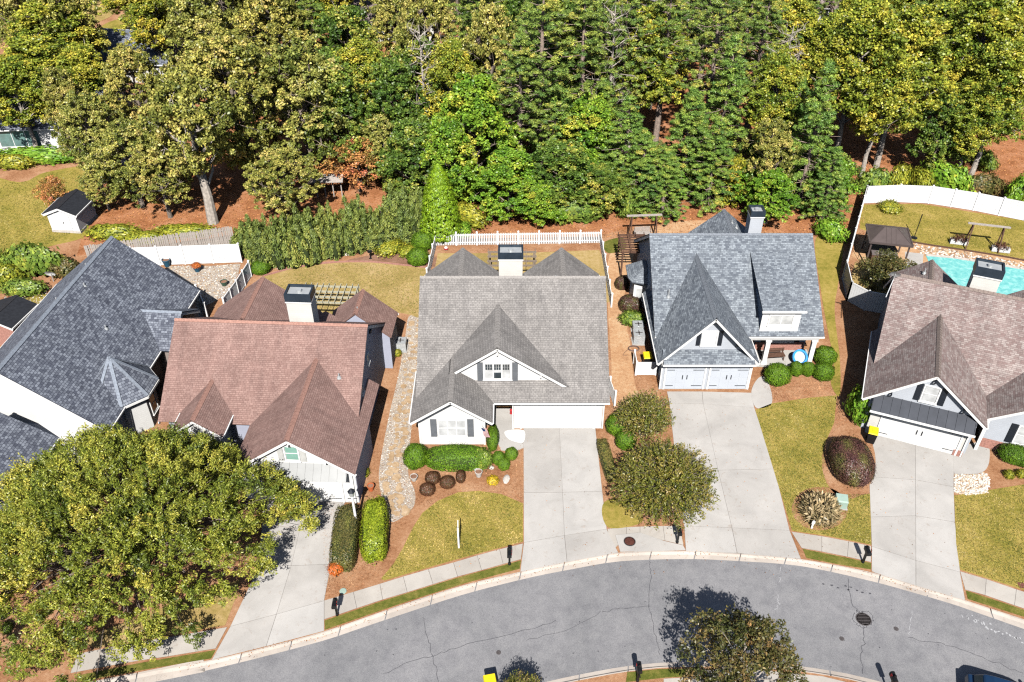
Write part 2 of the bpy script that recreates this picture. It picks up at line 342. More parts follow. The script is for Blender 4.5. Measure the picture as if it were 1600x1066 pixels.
# ------------------------------------------------------------------ mesh helpers
class MB:
    """collects faces and links them as one mesh object"""
    def __init__(s): s.v, s.f, s.u, s.m = [], [], [], []
    def poly(s, pts, uv=None, mi=0):
        n = len(s.v); s.v += [tuple(p) for p in pts]; s.f.append(tuple(range(n, n + len(pts)))); s.u.append(uv); s.m.append(mi)
    def raw(s, vs, fs, mi=0):
        n = len(s.v); s.v += [tuple(p) for p in vs]
        for f in fs: s.f.append(tuple(i + n for i in f)); s.u.append(None); s.m.append(mi)
    def box(s, x0, x1, y0, y1, z0, z1, mi=0):
        s.raw([(x0, y0, z0), (x1, y0, z0), (x1, y1, z0), (x0, y1, z0), (x0, y0, z1), (x1, y0, z1), (x1, y1, z1), (x0, y1, z1)],
              [(0, 3, 2, 1), (4, 5, 6, 7), (0, 1, 5, 4), (1, 2, 6, 5), (2, 3, 7, 6), (3, 0, 4, 7)], mi)
        return s
    def prism(s, pts, z0, z1, mi=0, bottom=False):
        n = len(pts)
        vs = [(p[0], p[1], z0) for p in pts] + [(p[0], p[1], z1) for p in pts]
        fs = [tuple(range(n, 2 * n))] + [(i, (i + 1) % n, n + (i + 1) % n, n + i) for i in range(n)]
        if bottom: fs.append(tuple(reversed(range(n))))
        s.raw(vs, fs, mi); return s
    def bar(s, a, b, w, h=None, up=(0, 0, 1), mi=0):
        a, b = Vector(a), Vector(b); h = h or w
        d = (b - a).normalized(); u = Vector(up)
        if abs(d.dot(u)) > 0.98: u = Vector((0, 1, 0))
        r = d.cross(u).normalized() * (w / 2); t = r.cross(d).normalized() * (h / 2)
        vs = [a - r - t, a + r - t, a + r + t, a - r + t, b - r - t, b + r - t, b + r + t, b - r + t]
        s.raw(vs, [(0, 1, 2, 3), (7, 6, 5, 4), (0, 4, 5, 1), (1, 5, 6, 2), (2, 6, 7, 3), (3, 7, 4, 0)], mi); return s
    def tube(s, pts, rad, n=7, cap=True, mi=0):
        pts = [Vector(p) for p in pts]
        if not isinstance(rad, (list, tuple)): rad = [rad] * len(pts)
        rings = []
        for i, p in enumerate(pts):
            d = (pts[min(i + 1, len(pts) - 1)] - pts[max(i - 1, 0)]).normalized()
            u = Vector((0, 0, 1)) if abs(d.z) < 0.9 else Vector((1, 0, 0))
            r = d.cross(u).normalized(); t = r.cross(d).normalized()
            rings.append([p + (r * math.cos(2 * math.pi * k / n) + t * math.sin(2 * math.pi * k / n)) * rad[i] for k in range(n)])
        vs = [q for r in rings for q in r]; fs = []
        for i in range(len(pts) - 1):
            for k in range(n):
                k2 = (k + 1) % n
                fs.append((i * n + k, i * n + k2, (i + 1) * n + k2, (i + 1) * n + k))
        if cap: fs += [tuple(reversed(range(n))), tuple(range((len(pts) - 1) * n, len(pts) * n))]
        s.raw(vs, fs, mi); return s
    def lathe(s, prof, n=16, c=(0, 0, 0), mi=0):
        vs = [(c[0] + r * math.cos(2 * math.pi * k / n), c[1] + r * math.sin(2 * math.pi * k / n), c[2] + z) for r, z in prof for k in range(n)]
        fs = [(i * n + k, i * n + (k + 1) % n, (i + 1) * n + (k + 1) % n, (i + 1) * n + k) for i in range(len(prof) - 1) for k in range(n)]
        fs += [tuple(reversed(range(n))), tuple(range((len(prof) - 1) * n, len(prof) * n))]
        s.raw(vs, fs, mi); return s
    def mesh(s, name, mats):
        me = bpy.data.meshes.new(name)
        me.from_pydata(s.v, [], s.f)
        for m in (mats if isinstance(mats, (list, tuple)) else [mats]): me.materials.append(m)
        if any(s.m): me.polygons.foreach_set('material_index', s.m)
        if any(u is not None for u in s.u):
            lay = me.uv_layers.new(name='UVMap'); i = 0; flat = []
            for f, u in zip(s.f, s.u):
                for k in range(len(f)): flat += list(u[k]) if u else [0.0, 0.0]
            lay.data.foreach_set('uv', flat)
        me.update()
        return me
    def build(s, name, mats, parent=None, loc=None, rz=0.0, smooth=False):
        me = s.mesh(name, mats)
        if smooth: me.polygons.foreach_set('use_smooth', [True] * len(me.polygons))
        return link(name, me, parent, loc, rz)
def link(name, me, parent=None, loc=None, rz=0.0):
    o = bpy.data.objects.new(name, me); COL.objects.link(o)
    if parent is not None: o.parent = parent
    if loc is not None: o.location = loc
    if rz: o.rotation_euler = (0, 0, rz)
    return o
def tag(o, label, cat, group=None, kind=None):
    if label: o['label'] = label
    if cat: o['category'] = cat
    if group: o['group'] = group
    if kind: o['kind'] = kind
    return o
def thing(name, label, cat, loc=(0, 0, 0), rz=0.0, group=None):
    return tag(link(name, None, None, loc, rz), label, cat, group)
def structure(o, label=None):
    o['kind'] = 'structure'
    if label: o['label'] = label
    return o
def crom(pts, n=6, closed=True):
    """smooth curve through 2-d points"""
    pts = [np.array(p[:2], float) for p in pts]; out = []; N = len(pts)
    for i in range(N if closed else N - 1):
        if closed: a, b, c, d = (pts[(i + k - 1) % N] for k in range(4))
        else: a, b, c, d = pts[max(i - 1, 0)], pts[i], pts[i + 1], pts[min(i + 2, N - 1)]
        for k in range(n):
            t = k / n
            out.append(0.5 * ((2 * b) + (-a + c) * t + (2 * a - 5 * b + 4 * c - d) * t * t + (-a + 3 * b - 3 * c + d) * t ** 3))
    if not closed: out.append(pts[-1])
    return out
def px(pts, z=0.0): return [P(x, y, z) for x, y in pts]
def sheet(name, pts, z, mat, smooth=True, label=None, wob=0.0):
    """an area of ground seen at these picture points, laid at height z"""
    q = [p[:2] for p in px(pts)]
    if smooth: q = crom(q, 6)
    if wob: q = [(a[0] + random.uniform(-wob, wob), a[1] + random.uniform(-wob, wob)) for a in q]
    b = MB(); b.prism([(a[0], a[1]) for a in q], z - 0.03, z)
    return structure(b.build(name, mat), label)

# ------------------------------------------------------------------ foliage
def unit(a): return a / np.maximum(np.linalg.norm(a, axis=-1, keepdims=True), 1e-9)
def rdirs(n, r=None): return unit((r or rng).normal(size=(n, 3)))
class Leaves:
    def __init__(s): s.c, s.n, s.a, s.L, s.W, s.t = [], [], [], [], [], []
    def add(s, c, nrm, axis, L, W, t):
        k = len(c)
        s.c.append(c); s.n.append(unit(nrm)); s.a.append(axis)
        s.L.append(np.broadcast_to(L, (k,))); s.W.append(np.broadcast_to(W, (k,))); s.t.append(np.broadcast_to(t, (k,)))
    def mesh(s, name, mat, extra=None, extra_mat=None, hull=None):
        c, n, a = np.concatenate(s.c), np.concatenate(s.n), np.concatenate(s.a)
        L, W, t = np.concatenate(s.L)[:, None], np.concatenate(s.W)[:, None], np.concatenate(s.t)
        a = unit(a - n * np.sum(a * n, 1, keepdims=True)); b = np.cross(n, a)
        V = np.stack([c - a * L * .5, c + b * W * .5 - a * L * .08 - n * L * .06, c + a * L * .5, c - b * W * .5 - a * L * .08 - n * L * .06], 1).reshape(-1, 3)
        nq = len(c); me = bpy.data.meshes.new(name)
        ev, ef = (extra.v, extra.f) if extra is not None else ([], [])
        nv = len(V)
        if ev: V = np.concatenate([V, np.array(ev, float)])
        loops = [np.arange(nv, dtype=np.int32)]; starts = np.arange(nq, dtype=np.int32) * 4; tot = np.full(nq, 4, np.int32)
        if ef:
            el = np.concatenate([np.array(f) for f in ef]).astype(np.int32) + nv
            et = np.array([len(f) for f in ef], np.int32); es = nv + np.concatenate([[0], np.cumsum(et)[:-1]]).astype(np.int32)
            loops.append(el); starts = np.concatenate([starts, es]); tot = np.concatenate([tot, et])
        loops = np.concatenate(loops)
        me.vertices.add(len(V)); me.vertices.foreach_set('co', V.astype(np.float32).ravel())
        me.loops.add(len(loops)); me.loops.foreach_set('vertex_index', loops)
        me.polygons.add(len(starts)); me.polygons.foreach_set('loop_start', starts)
        me.materials.append(mat)
        if ef:
            me.materials.append(extra_mat)
            me.polygons.foreach_set('material_index', np.concatenate([np.zeros(nq, np.int32), np.ones(len(ef), np.int32)]))
        at = me.attributes.new('tint', 'FLOAT', 'POINT')
        at.data.foreach_set('value', np.concatenate([np.repeat(np.clip(t, 0, 1), 4), np.zeros(len(ev))]).astype(np.float32))
        me.update(calc_edges=True)
        return me
UP = np.array([0, 0, 1.0])
def cluster(lv, c, rc, n, L, W, tint, r, flat=0.85, upw=0.38, jit=0.8, ts=0.12):
    d = rdirs(n, r); pos = c + d * rc * (r.random((n, 1)) ** 0.45) * np.array([1, 1, flat])
    nrm = 0.45 * d + upw * UP + jit * rdirs(n, r)
    s = r.uniform(0.7, 1.25, n)
    lv.add(pos, nrm, rdirs(n, r), L * s, W * s, np.clip(tint + r.normal(0, ts, n), 0, 1))
def limb(mb, a, b, r0, r1, r, n=6, sag=0.06):
    a, b = np.array(a), np.array(b); m = (a + b) / 2 + r.normal(0, 0.05, 3) * np.linalg.norm(b - a) + np.array([0, 0, sag * np.linalg.norm(b - a)])
    mb.tube([a, m, b], [r0, (r0 + r1) / 2, r1], n, False)
def broadleaf(name, seed, H, R, base, nb, ncl, nl, L, W, mat, bark=None, peak=0.42, rb=(.28, .42), rc=(.35, .62), tmean=0.45, tvar=0.2, tw=0.022):
    """trunk and crown meshes: boughs set round the crown, each carrying clusters of leaves"""
    r = np.random.default_rng(seed); lv, tr = Leaves(), MB()
    tr.tube([(0, 0, -.1), (r.normal(0, .08), r.normal(0, .08), H * .2), (r.normal(0, .2), r.normal(0, .2), H * .5), (r.normal(0, .3), r.normal(0, .3), H * .86)],
            [H * tw * 1.25, H * tw, H * tw * .7, H * tw * .2], 9, False)
    for i in range(nb):
        t = (i + .5) / nb; t = t ** 0.85
        ph = i * 2.39996 + r.normal(0, .35)
        env = math.sin(math.pi * min(1, .14 + .80 * (t ** (0.5 / (1 - peak) if peak < .9 else 1)))) if peak >= 0 else 1
        env = max(.12, env)
        rad = R * env * r.uniform(.45, .78); z = H * (base + (1 - base) * (0.06 + .86 * t)) + r.normal(0, .25)
        rbk = R * r.uniform(*rb) * (0.75 + .35 * env)
        c = np.array([rad * math.cos(ph), rad * math.sin(ph), min(z, H - rbk * .8)])
        bt = np.clip(r.normal(tmean, tvar), 0.05, .95)
        limb(tr, (0, 0, max(H * .12, c[2] - rad * r.uniform(.5, .9) - .6)), c, H * tw * .42, H * tw * .1, r)
        d = rdirs(ncl, r); d[:, 2] = np.where(d[:, 2] < -.6, -d[:, 2], d[:, 2])
        for k in range(ncl):
            cc = c + d[k] * rbk * r.uniform(.5, 1.2) * np.array([1, 1, 1.05])
            cluster(lv, cc, r.uniform(*rc), nl, L, W, bt + r.normal(0, .12), r)
            if k % 4 == 0: limb(tr, c, cc, H * tw * .1, H * tw * .03, r, 4)
    return tr.mesh(name + '_trunk', bark or M_BARK), lv.mesh(name + '_crown', mat), H, R
def dome_tree(name, seed, H, R, nb, ncl, nl, L, W, mat, bark=None, tm=.45, tvar=.2):
    """broad crown seen from above: plumes of small leaves standing on a dome, darker hollows between them"""
    r = np.random.default_rng(seed); lv, tr = Leaves(), MB()
    for k in range(5):
        a = k * 1.257 + .3; h = np.array([1.3 * math.cos(a), 1.3 * math.sin(a), H * .45])
        tr.tube([(.2 * math.cos(a), .2 * math.sin(a), -.1), tuple(h * np.array([.5, .5, .55])), tuple(h)], [.30, .22, .15], 8, False)
    for i in range(nb):
        q = math.sqrt((i + .5) / nb); ph = i * 2.39996 + r.normal(0, .2)
        edge = 1 + .10 * math.sin(3 * ph + 1) + .07 * math.sin(7 * ph)
        rad = R * q * edge * r.uniform(.92, 1.04)
        z = H * (.10 + .90 * math.sqrt(max(0, 1 - (q * .97) ** 2))) * r.uniform(.86, 1.0) - .5
        low = (i % 3 == 2)
        if low: z *= .66
        c = np.array([rad * math.cos(ph), rad * math.sin(ph), max(1.0, z)]); rb = r.uniform(.65, 1.15)
        out = unit(np.array([math.cos(ph) * q, math.sin(ph) * q, .75]))
        limb(tr, (c[0] * .3, c[1] * .3, H * .34), c - out * .3, .045, .014, r, 4, .05)
        bt = np.clip(r.normal(tm, tvar), 0.03, .97)
        for k in range(ncl):
            d = unit(rdirs(1, r)[0] + out * .75); cc = c + d * rb * r.uniform(.45, 1.15)
            n = int(nl * r.uniform(.6, 1.3)); dd = rdirs(n, r); al = unit(out + .5 * d + .6 * rdirs(1, r)[0])
            pos = cc + dd * .17 + al * (r.random((n, 1)) - .4) * r.uniform(.5, .9)
            ax = unit(al * .9 + .8 * rdirs(n, r))
            lv.add(pos, .5 * dd + .45 * UP + .75 * rdirs(n, r), ax, L * r.uniform(.7, 1.35, n), W, np.clip(bt + r.normal(0, .1) + r.normal(0, .1, n), 0, 1))
    return tr.mesh(name + '_trunk', bark or M_BARK), lv.mesh(name + '_crown', mat), H, R
def bare_tree(name, seed, H, R):
    """dead pale tree: trunk, limbs and fine twigs"""
    r = np.random.default_rng(seed); tr, tw = MB(), MB()
    tr.tube([(0, 0, -.1), (.1, 0, H * .4), (-.1, .1, H)], [H * .014, H * .010, H * .002], 8, False)
    for i in range(26):
        z = H * (.42 + .55 * i / 26); a = i * 2.4; ln = R * r.uniform(.5, 1.0) * (1.15 - .6 * i / 26); e = np.array([ln * math.cos(a), ln * math.sin(a), z + ln * r.uniform(.2, .7)])
        limb(tr, (0, 0, z), e, .07, .02, r, 5)
        for k in range(7):
            s = np.array([0, 0, z]) + (e - np.array([0, 0, z])) * r.uniform(.35, 1); limb(tw, s, s + rdirs(1, r)[0] * .9 + np.array([0, 0, .5]), .022, .006, r, 3)
    return tr.mesh(name + '_trunk', M_BARK_PALE), tw.mesh(name + '_twigs', M_BARK_PALE), H, R
def pine(name, seed, H, R, base, nw, nbr, mat, conic=True, tuft=16, L=.34, bark=None, ntuft=9):
    r = np.random.default_rng(seed); lv, tr = Leaves(), MB()
    tr.tube([(0, 0, -.1), (r.normal(0, .05), r.normal(0, .05), H * .4), (r.normal(0, .1), r.normal(0, .1), H * .98)], [H * .019, H * .014, H * .003], 8, False)
    for i in range(nw):
        t = i / (nw - 1); z = H * (base + (1 - base) * t * .97)
        env = (1 - t) ** .75 * .95 + .08 if conic else max(.15, math.sin(math.pi * (.22 + .74 * t)) * r.uniform(.75, 1.1))
        for j in range(nbr):
            ph = 2 * math.pi * j / nbr + i * 1.9 + r.normal(0, .25)
            ln = R * env * r.uniform(.7, 1.12); rise = ln * r.uniform(.05, .38) * (1 if t > .25 else .4)
            o = np.array([0, 0, z + r.normal(0, .12)]); e = o + np.array([ln * math.cos(ph), ln * math.sin(ph), rise])
            limb(tr, o, e, H * .0026, H * .001, r, 4, -.05)
            if r.random() < .12: continue
            bt = np.clip(r.normal(.45, .2), 0, 1)
            side = np.array([-math.sin(ph), math.cos(ph), 0]); m = tuft
            nc = ntuft if ln > 1.2 else 2
            for k in range(nc):
                s = .32 + .70 * (k + .5 + r.normal(0, .12)) / nc
                c = o + (e - o) * s + side * r.normal(0, .16) * ln * (1.1 - .5 * s) + np.array([0, 0, r.normal(.1, .12)])
                rc = r.uniform(.30, .52) * (1.15 - .35 * s); d = rdirs(m, r)
                ax = unit(d * .85 + np.array([math.cos(ph) * .3, math.sin(ph) * .3, .55])); ll = L * r.uniform(.7, 1.25, m)
                lv.add(c + d * rc * r.random((m, 1)) ** .5 * np.array([1, 1, .72]), .6 * d + .5 * UP + .6 * rdirs(m, r), ax, ll, L * .24, np.clip(bt + r.normal(0, .08) + r.normal(0, .12, m), 0, 1))
    ph = rdirs(60, r); ax = unit(ph * .6 + UP)
    lv.add(np.array([0, 0, H * .98]) + ax * .2, np.cross(ax, ph + .01), ax, L * 1.1, L * .25, .6)
    return tr.mesh(name + '_trunk', bark or M_BARK_PINE), lv.mesh(name + '_crown', mat), H, R
def myrtle(name, seed, H, R, ns, mat, L=.13, leaf_n=46, bark=None, inner=.45, z0=.9, tv=.16, tm=.5):
    """vase of many upright shoots from a few stems"""
    r = np.random.default_rng(seed); lv, tr = Leaves(), MB()
    hubs = []
    for k in range(6):
        a = k * 1.05 + r.normal(0, .2); h = np.array([.45 * R * .5 * math.cos(a), .45 * R * .5 * math.sin(a), H * .42])
        tr.tube([(.12 * math.cos(a), .12 * math.sin(a), -.05), tuple(h * np.array([.5, .5, .5])), tuple(h)], [.07, .055, .04], 6, False); hubs.append(h)
    for i in range(ns):
        h = hubs[i % 6]
        u = (i + .5) / ns; ct = 1 - 1.12 * u; ph = i * 2.39996
        st = math.sqrt(max(0, 1 - ct * ct)); d = np.array([st * math.cos(ph), st * math.sin(ph), ct])
        e = np.array([0, 0, H * .46]) + d * np.array([R, R, H * .54]) * r.uniform(.8, 1.08)
        limb(tr, h, e, .022, .006, r, 3, .08)
        n = leaf_n; s = inner + (1 - inner) * r.random(n) ** .8
        pos = h + (e - h) * s[:, None] + r.normal(0, .085, (n, 3)); ax = unit(unit(e - h) * .9 + rdirs(n, r) * .8 + UP * .25)
        lv.add(pos, rdirs(n, r) + .6 * UP, ax, L * r.uniform(.8, 1.4, n), L * .5, np.clip(r.normal(tm, tv) + .22 * (s - .8) + r.normal(0, .1, n), 0, 1))
    return tr.mesh(name + '_trunk', bark or M_BARK_PALE), lv.mesh(name + '_crown', mat), H, R
def upright(name, seed, H, R, ntuft, nl, mat, cone=.6, L=.26, W=.07, tz=1.9, tr_=.22, tm=.45, power=1.0):
    """dense evergreen of upright sprays (juniper, arborvitae)"""
    r = np.random.default_rng(seed); lv, tr = Leaves(), MB()
    tr.tube([(0, 0, -.05), (0, 0, H * .8)], [R * .09, R * .02], 7, False)
    core = MB(); ring = 10
    for i in range(ntuft):
        t = (i + .5) / ntuft; ph = i * 2.39996
        env = min(1, (t / .12) ** .5) * (1 - max(0, (t - .12) / .88) ** (1.0 / cone)) ** power if cone else 1
        rad = R * max(.05, env) * r.uniform(.70, 1.12)
        c = np.array([rad * math.cos(ph), rad * math.sin(ph), H * t * .95 + .05])
        d = rdirs(nl, r); pos = c + d * tr_ * (r.random((nl, 1)) ** .5) * np.array([1, 1, tz])
        out = np.array([math.cos(ph), math.sin(ph), .35]); ax = unit(UP * 1.2 + .35 * out + .5 * rdirs(nl, r))
        lv.add(pos, .8 * out + .5 * d + .4 * rdirs(nl, r), ax, L * r.uniform(.7, 1.3, nl), W, np.clip(r.normal(tm, .16) + r.normal(0, .1, nl), 0, 1))
    prof = [(R * .35, .05), (R * .72, H * .12), (R * .70 * .8, H * .45), (R * .3, H * .78), (.03, H * .93)]
    core.lathe([(a * (1 if cone else 1), b) for a, b in prof], 9)
    return tr.mesh(name + '_trunk', M_BARK), lv.mesh(name + '_crown', mat, core, M_CORE), H, R
def shrub_mesh(name, seed, n, mat, e=2.4, L=.10, W=.06, lump=.06, tm=.5, tv=.16, dims=(1, 1, 1), scatter=.03):
    """clipped shrub of unit radius and unit height: a shell of small leaves over a dark twiggy core"""
    r = np.random.default_rng(seed); lv = Leaves()
    d = rdirs(n, r); d[:, 2] = np.where(d[:, 2] < -.75, -d[:, 2], d[:, 2])
    k = (np.abs(d) ** e).sum(1) ** (-1 / e)
    lumps = 1 + lump * np.sin(d[:, 0] * 5.1 + seed) * np.sin(d[:, 1] * 4.7 + 1.3 * seed) + lump * .6 * np.sin(d[:, 2] * 9 + d[:, 0] * 7 + seed)
    pos = d * (k * lumps)[:, None] * (1 + r.normal(-.01, scatter, (n, 1)))
    D = np.array(dims); pos = (pos * np.array([1, 1, .5]) + np.array([0, 0, .5])) * D
    st = r.random(n) < .03; pos[st] = (pos[st] - np.array([0, 0, .4]) * D) * r.uniform(1.04, 1.14, (st.sum(), 1)) + np.array([0, 0, .4]) * D      # stray shoots
    tint = tm + tv * np.sin(d[:, 0] * 6 + seed * 2) * np.sin(d[:, 1] * 5) + r.normal(0, .13, n)
    lv.add(pos, unit(np.sign(d) * np.abs(d) ** (e - 1) / D) + .1 * UP + .5 * rdirs(n, r), rdirs(n, r), L * r.uniform(.7, 1.3, n), W, tint)
    core = MB(); nu, nv = 14, 8; vs, fs = [], []
    for i in range(nv + 1):
        th = math.pi * (i / nv - .5)
        for j in range(nu):
            ph = 2 * math.pi * j / nu; dd = np.array([math.cos(th) * math.cos(ph), math.cos(th) * math.sin(ph), math.sin(th)])
            q = dd * (np.abs(dd) ** e).sum() ** (-1 / e) * .90; vs.append((q[0] * dims[0], q[1] * dims[1], (q[2] * .5 + .5) * dims[2]))
    for i in range(nv):
        for j in range(nu): fs.append((i * nu + j, i * nu + (j + 1) % nu, (i + 1) * nu + (j + 1) % nu, (i + 1) * nu + j))
    core.raw(vs, fs)
    return lv.mesh(name, mat, core, M_CORE)
def juniper(name, seed, H, R, nplume, mat):
    """many upright plumes of different heights rising from one base"""
    r = np.random.default_rng(seed); lv, tr, core = Leaves(), MB(), MB()
    for k in range(nplume):
        a = k * 2.39996; q = math.sqrt((k + .5) / nplume); rad = R * .86 * q; h = H * (1.0 - .50 * q ** 1.6) * r.uniform(.78, 1.08)
        c0 = np.array([rad * math.cos(a), rad * math.sin(a), 0]); lean = np.array([math.cos(a), math.sin(a), 0]) * .10 * h * q
        pr = R * r.uniform(.20, .30); tr.tube([(0, 0, 0), tuple(c0 * .8 + np.array([0, 0, h * .3])), tuple(c0 + lean + np.array([0, 0, h * .9]))], [.07, .05, .015], 5, False)
        pt = r.normal(.5, .16); n = int(50 * h / 4 * 1.6)
        for i in range(n):
            t = (i + r.random()) / n; env = (min(1, t / .2 + .45)) * (1 - t ** 3) ** .7
            ph = r.uniform(0, 6.28); m = 16
            c = c0 + lean * t + np.array([math.cos(ph) * pr * env, math.sin(ph) * pr * env, .08 + h * t])
            out = np.array([math.cos(ph), math.sin(ph), .2]); ax = unit(UP * 1.3 + .45 * out + .55 * rdirs(m, r))
            lv.add(c + rdirs(m, r) * .12 * np.array([1, 1, 1.5]), .9 * out + .4 * UP + .6 * rdirs(m, r), ax, .20 * r.uniform(.7, 1.3, m), .075, np.clip(pt + r.normal(0, .13, m), 0, 1))
        core.lathe([(pr * .5, .03), (pr * .72, h * .3), (pr * .6, h * .65), (.02, h * .9)], 6, (c0[0] + lean[0] * .5, c0[1] + lean[1] * .5, 0))
    return tr.mesh(name + '_trunk', M_BARK), lv.mesh(name + '_crown', mat, core, M_CORE), H, R
def place_tree(name, label, cat, proto, X, Y, h, rad, group=None, rz=None, Z=0.0):
    tm, cm, H, R = proto
    root = thing(name, label, cat, (X, Y, Z), rng.uniform(0, 6.28) if rz is None else rz, group)
    root.scale = (rad / R, rad / R, h / H)
    link('trunk', tm, root); link('crown', cm, root)
    return root
def place_shrub(name, label, me, x, y, rx, ry, h, rz=0.0, group=None, cat='shrub'):
    o = tag(link(name, me, None, (x, y, 0), rz), label, cat, group)
    o.scale = (rx, ry, h)
    return o
# ------------------------------------------------------------------ ground, road, kerbs, pavements, driveways, lawns
KERB_BACK = [(160, 1062), (240, 1046), (332, 1031), (420, 1010), (506, 987), (559, 969), (646, 939), (730, 913), (820, 892), (884, 878), (968, 863.6), (1071.6, 861), (1152.6, 865), (1252, 874), (1360, 894), (1436, 916), (1508, 938), (1600, 968)]
KERB_FRONT = [(160, 1080), (240, 1064), (340, 1042), (425, 1021), (510, 998), (562, 980.5), (650, 951), (736, 924), (828, 901), (888, 889), (968, 875.6), (1071.6, 872), (1152, 875), (1252, 883), (1356, 905), (1430, 925), (1500, 946), (1600, 981)]
kb = [np.array(p[:2]) for p in px(KERB_BACK)]
kf = [np.array(p[:2]) for p in px(KERB_FRONT)]
for l in (kb, kf):
    l.insert(0, l[0] + (l[0] - l[1]) / np.linalg.norm(l[0] - l[1]) * 60)
    l.append(l[-1] + (l[-1] - l[-2]) / np.linalg.norm(l[-1] - l[-2]) * 60)
kbc, kfc = crom(kb, 5, False), crom(kf, 5, False)
road = MB(); road.poly([(-160, -60, -.10), (160, -60, -.10), (160, 60, -.10), (-160, 60, -.10)])
ROAD = structure(road.build('road', M_ROAD))
g = MB()
far = [(900, kbc[-1][1]), (900, 1500), (-900, 1500), (-900, kbc[0][1])]
g.prism([(a[0], a[1]) for a in kbc] + far, -0.2, 0.0)
GROUND = structure(g.build('ground', M_STRAW))

def kerb_run(name, back, front, step=2.6):
    root = structure(link(name, None, None, (0, 0, 0)))
    def walk(c):
        d = [0]
        for a, b in zip(c, c[1:]): d.append(d[-1] + float(np.linalg.norm(b - a)))
        return np.array(d) / d[-1], np.array(c)
    tb, B = walk(back); tf, Fr = walk(front)
    L = float(np.linalg.norm(np.diff(B, axis=0), axis=1).sum()); n = int(L / step)
    def at(t, T, A): return np.array([np.interp(t, T, A[:, 0]), np.interp(t, T, A[:, 1])])
    for i in range(n):
        b = MB(); K = 3; g_ = .004
        rows = []
        for k in range(K + 1):
            t = (i + (k / K) * (1 - 2 * g_ * 3) + g_ * 3) / n
            p, q = at(t, tb, B), at(t, tf, Fr); w_ = q - p
            rows.append([(*p, -.12), (*p, .006), (*(p + w_ * .16), .004), (*(p + w_ * .42), -.07), (*q, -.092), (*q, -.12)])
        nv = len(rows[0]); vs = [v for r_ in rows for v in r_]
        fs = [(k * nv + j, (k + 1) * nv + j, (k + 1) * nv + j + 1, k * nv + j + 1) for k in range(K) for j in range(nv - 1)]
        b.raw(vs, fs); b.build('kerb_section', M_KERB, root)
    return root
sel = slice(4, -4)
kerb_run('kerb', kbc[2:-2], kfc[2:-2])

def slab(parent, name, pts, z, mat, gap=0.014, thick=.09):
    q = [np.array(p[:2]) for p in px(pts)]; c = sum(q) / len(q)
    q = [a + (c - a) / np.linalg.norm(c - a) * gap for a in q]
    b = MB(); b.prism([tuple(a) for a in q], z - thick, z)
    return b.build(name, mat, parent)
M_JOINT = plain('joint_filler', (.16, .14, .125), .95, .2)
def driveway(label, rows, z=.012):
    root = structure(link('driveway', None, None, (0, 0, 0)), label)
    u = MB(); u.prism([tuple(p[:2]) for p in px([r_[0] for r_ in rows] + [r_[-1] for r_ in reversed(rows)])], -.06, .004); u.build('joint_filler', M_JOINT, root)
    for r0, r1 in zip(rows, rows[1:]):
        for k in range(len(r0) - 1):
            slab(root, 'concrete_slab', [r1[k], r1[k + 1], r0[k + 1], r0[k]], z, M_CONC)
    return root
driveway('concrete driveway in front of the red roofed house', [[(412, 779), (480, 779), (540, 779)], [(405, 884), (455, 884), (517, 882)], [(360, 979), (432, 960), (506.5, 939)], [(331, 1031), (416, 1010), (506.5, 986)]])
driveway('concrete driveway in front of the grey roofed house', [[(818, 668), (874, 668), (930, 667)], [(818.3, 770), (879, 769.5), (941, 768)], [(818.5, 848), (882, 837), (948, 827)], [(813, 893.5), (886, 878), (966, 863.5)]])
driveway('concrete driveway in front of the blue-grey roofed house', [[(1042, 612), (1097, 612), (1174, 614)], [(1046, 630), (1098.6, 631), (1178.5, 637)], [(1058, 740), (1122, 735), (1210, 733)], [(1069, 822), (1143.6, 825), (1233.7, 829)], [(1071.6, 861), (1151.7, 864.5), (1251.5, 873.5)]])
driveway('concrete driveway in front of the brown roofed house', [[(1366, 675), (1430, 691), (1491, 704)], [(1358, 745), (1430.5, 750), (1490, 761)], [(1360.5, 808), (1430.7, 806), (1492, 816)], [(1362, 854), (1431, 876), (1500, 894)], [(1362, 893.5), (1431, 915), (1508, 938)]])
def sidewalk(label, top, bot, z=.010):
    root = structure(link('sidewalk', None, None, (0, 0, 0)), label)
    u = MB(); u.prism([tuple(p[:2]) for p in px(top + list(reversed(bot)))], -.06, .003); u.build('joint_filler', M_JOINT, root)
    for i in range(len(top) - 1): slab(root, 'concrete_slab', [bot[i], bot[i + 1], top[i + 1], top[i]], z, M_WALK)
sidewalk('pale sidewalk beside the big tree', [(120, 1022), (180, 1010), (226, 1001.7), (268, 995), (309, 988), (355, 980)], [(110, 1052), (168, 1041), (220, 1032), (263, 1025.7), (306, 1018.5), (337, 1013.5)])
tx = [555, 707, 845, 967, 1098, 1228, 1352, 1468, 1590]; ty = [595, 550, 508, 470, 432, 397, 360, 328, 298]
bx = [555, 725, 860, 988, 1122, 1250, 1375, 1487, 1580]; by = [693, 635, 590, 552, 510, 470, 437, 405, 380]
sidewalk('pale sidewalk below the grey house lawn', [(340 + a / 3.333, 760 + b / 3.333) for a, b in zip(tx, ty)], [(340 + a / 3.333, 760 + b / 3.333) for a, b in zip(bx, by)])
sidewalk('pale sidewalk by the pampas grass', [(1236.5, 831), (1284, 838), (1326, 846), (1361, 853.5)], [(1252.5, 856.5), (1284, 862), (1324, 870), (1361, 878.5)])
sidewalk('pale sidewalk below the lawn beside the brown house', [(1500, 892.8), (1541, 905), (1588, 921), (1640, 938), (1700, 958)], [(1508, 921.5), (1539, 930), (1585, 946), (1640, 964), (1700, 985)])
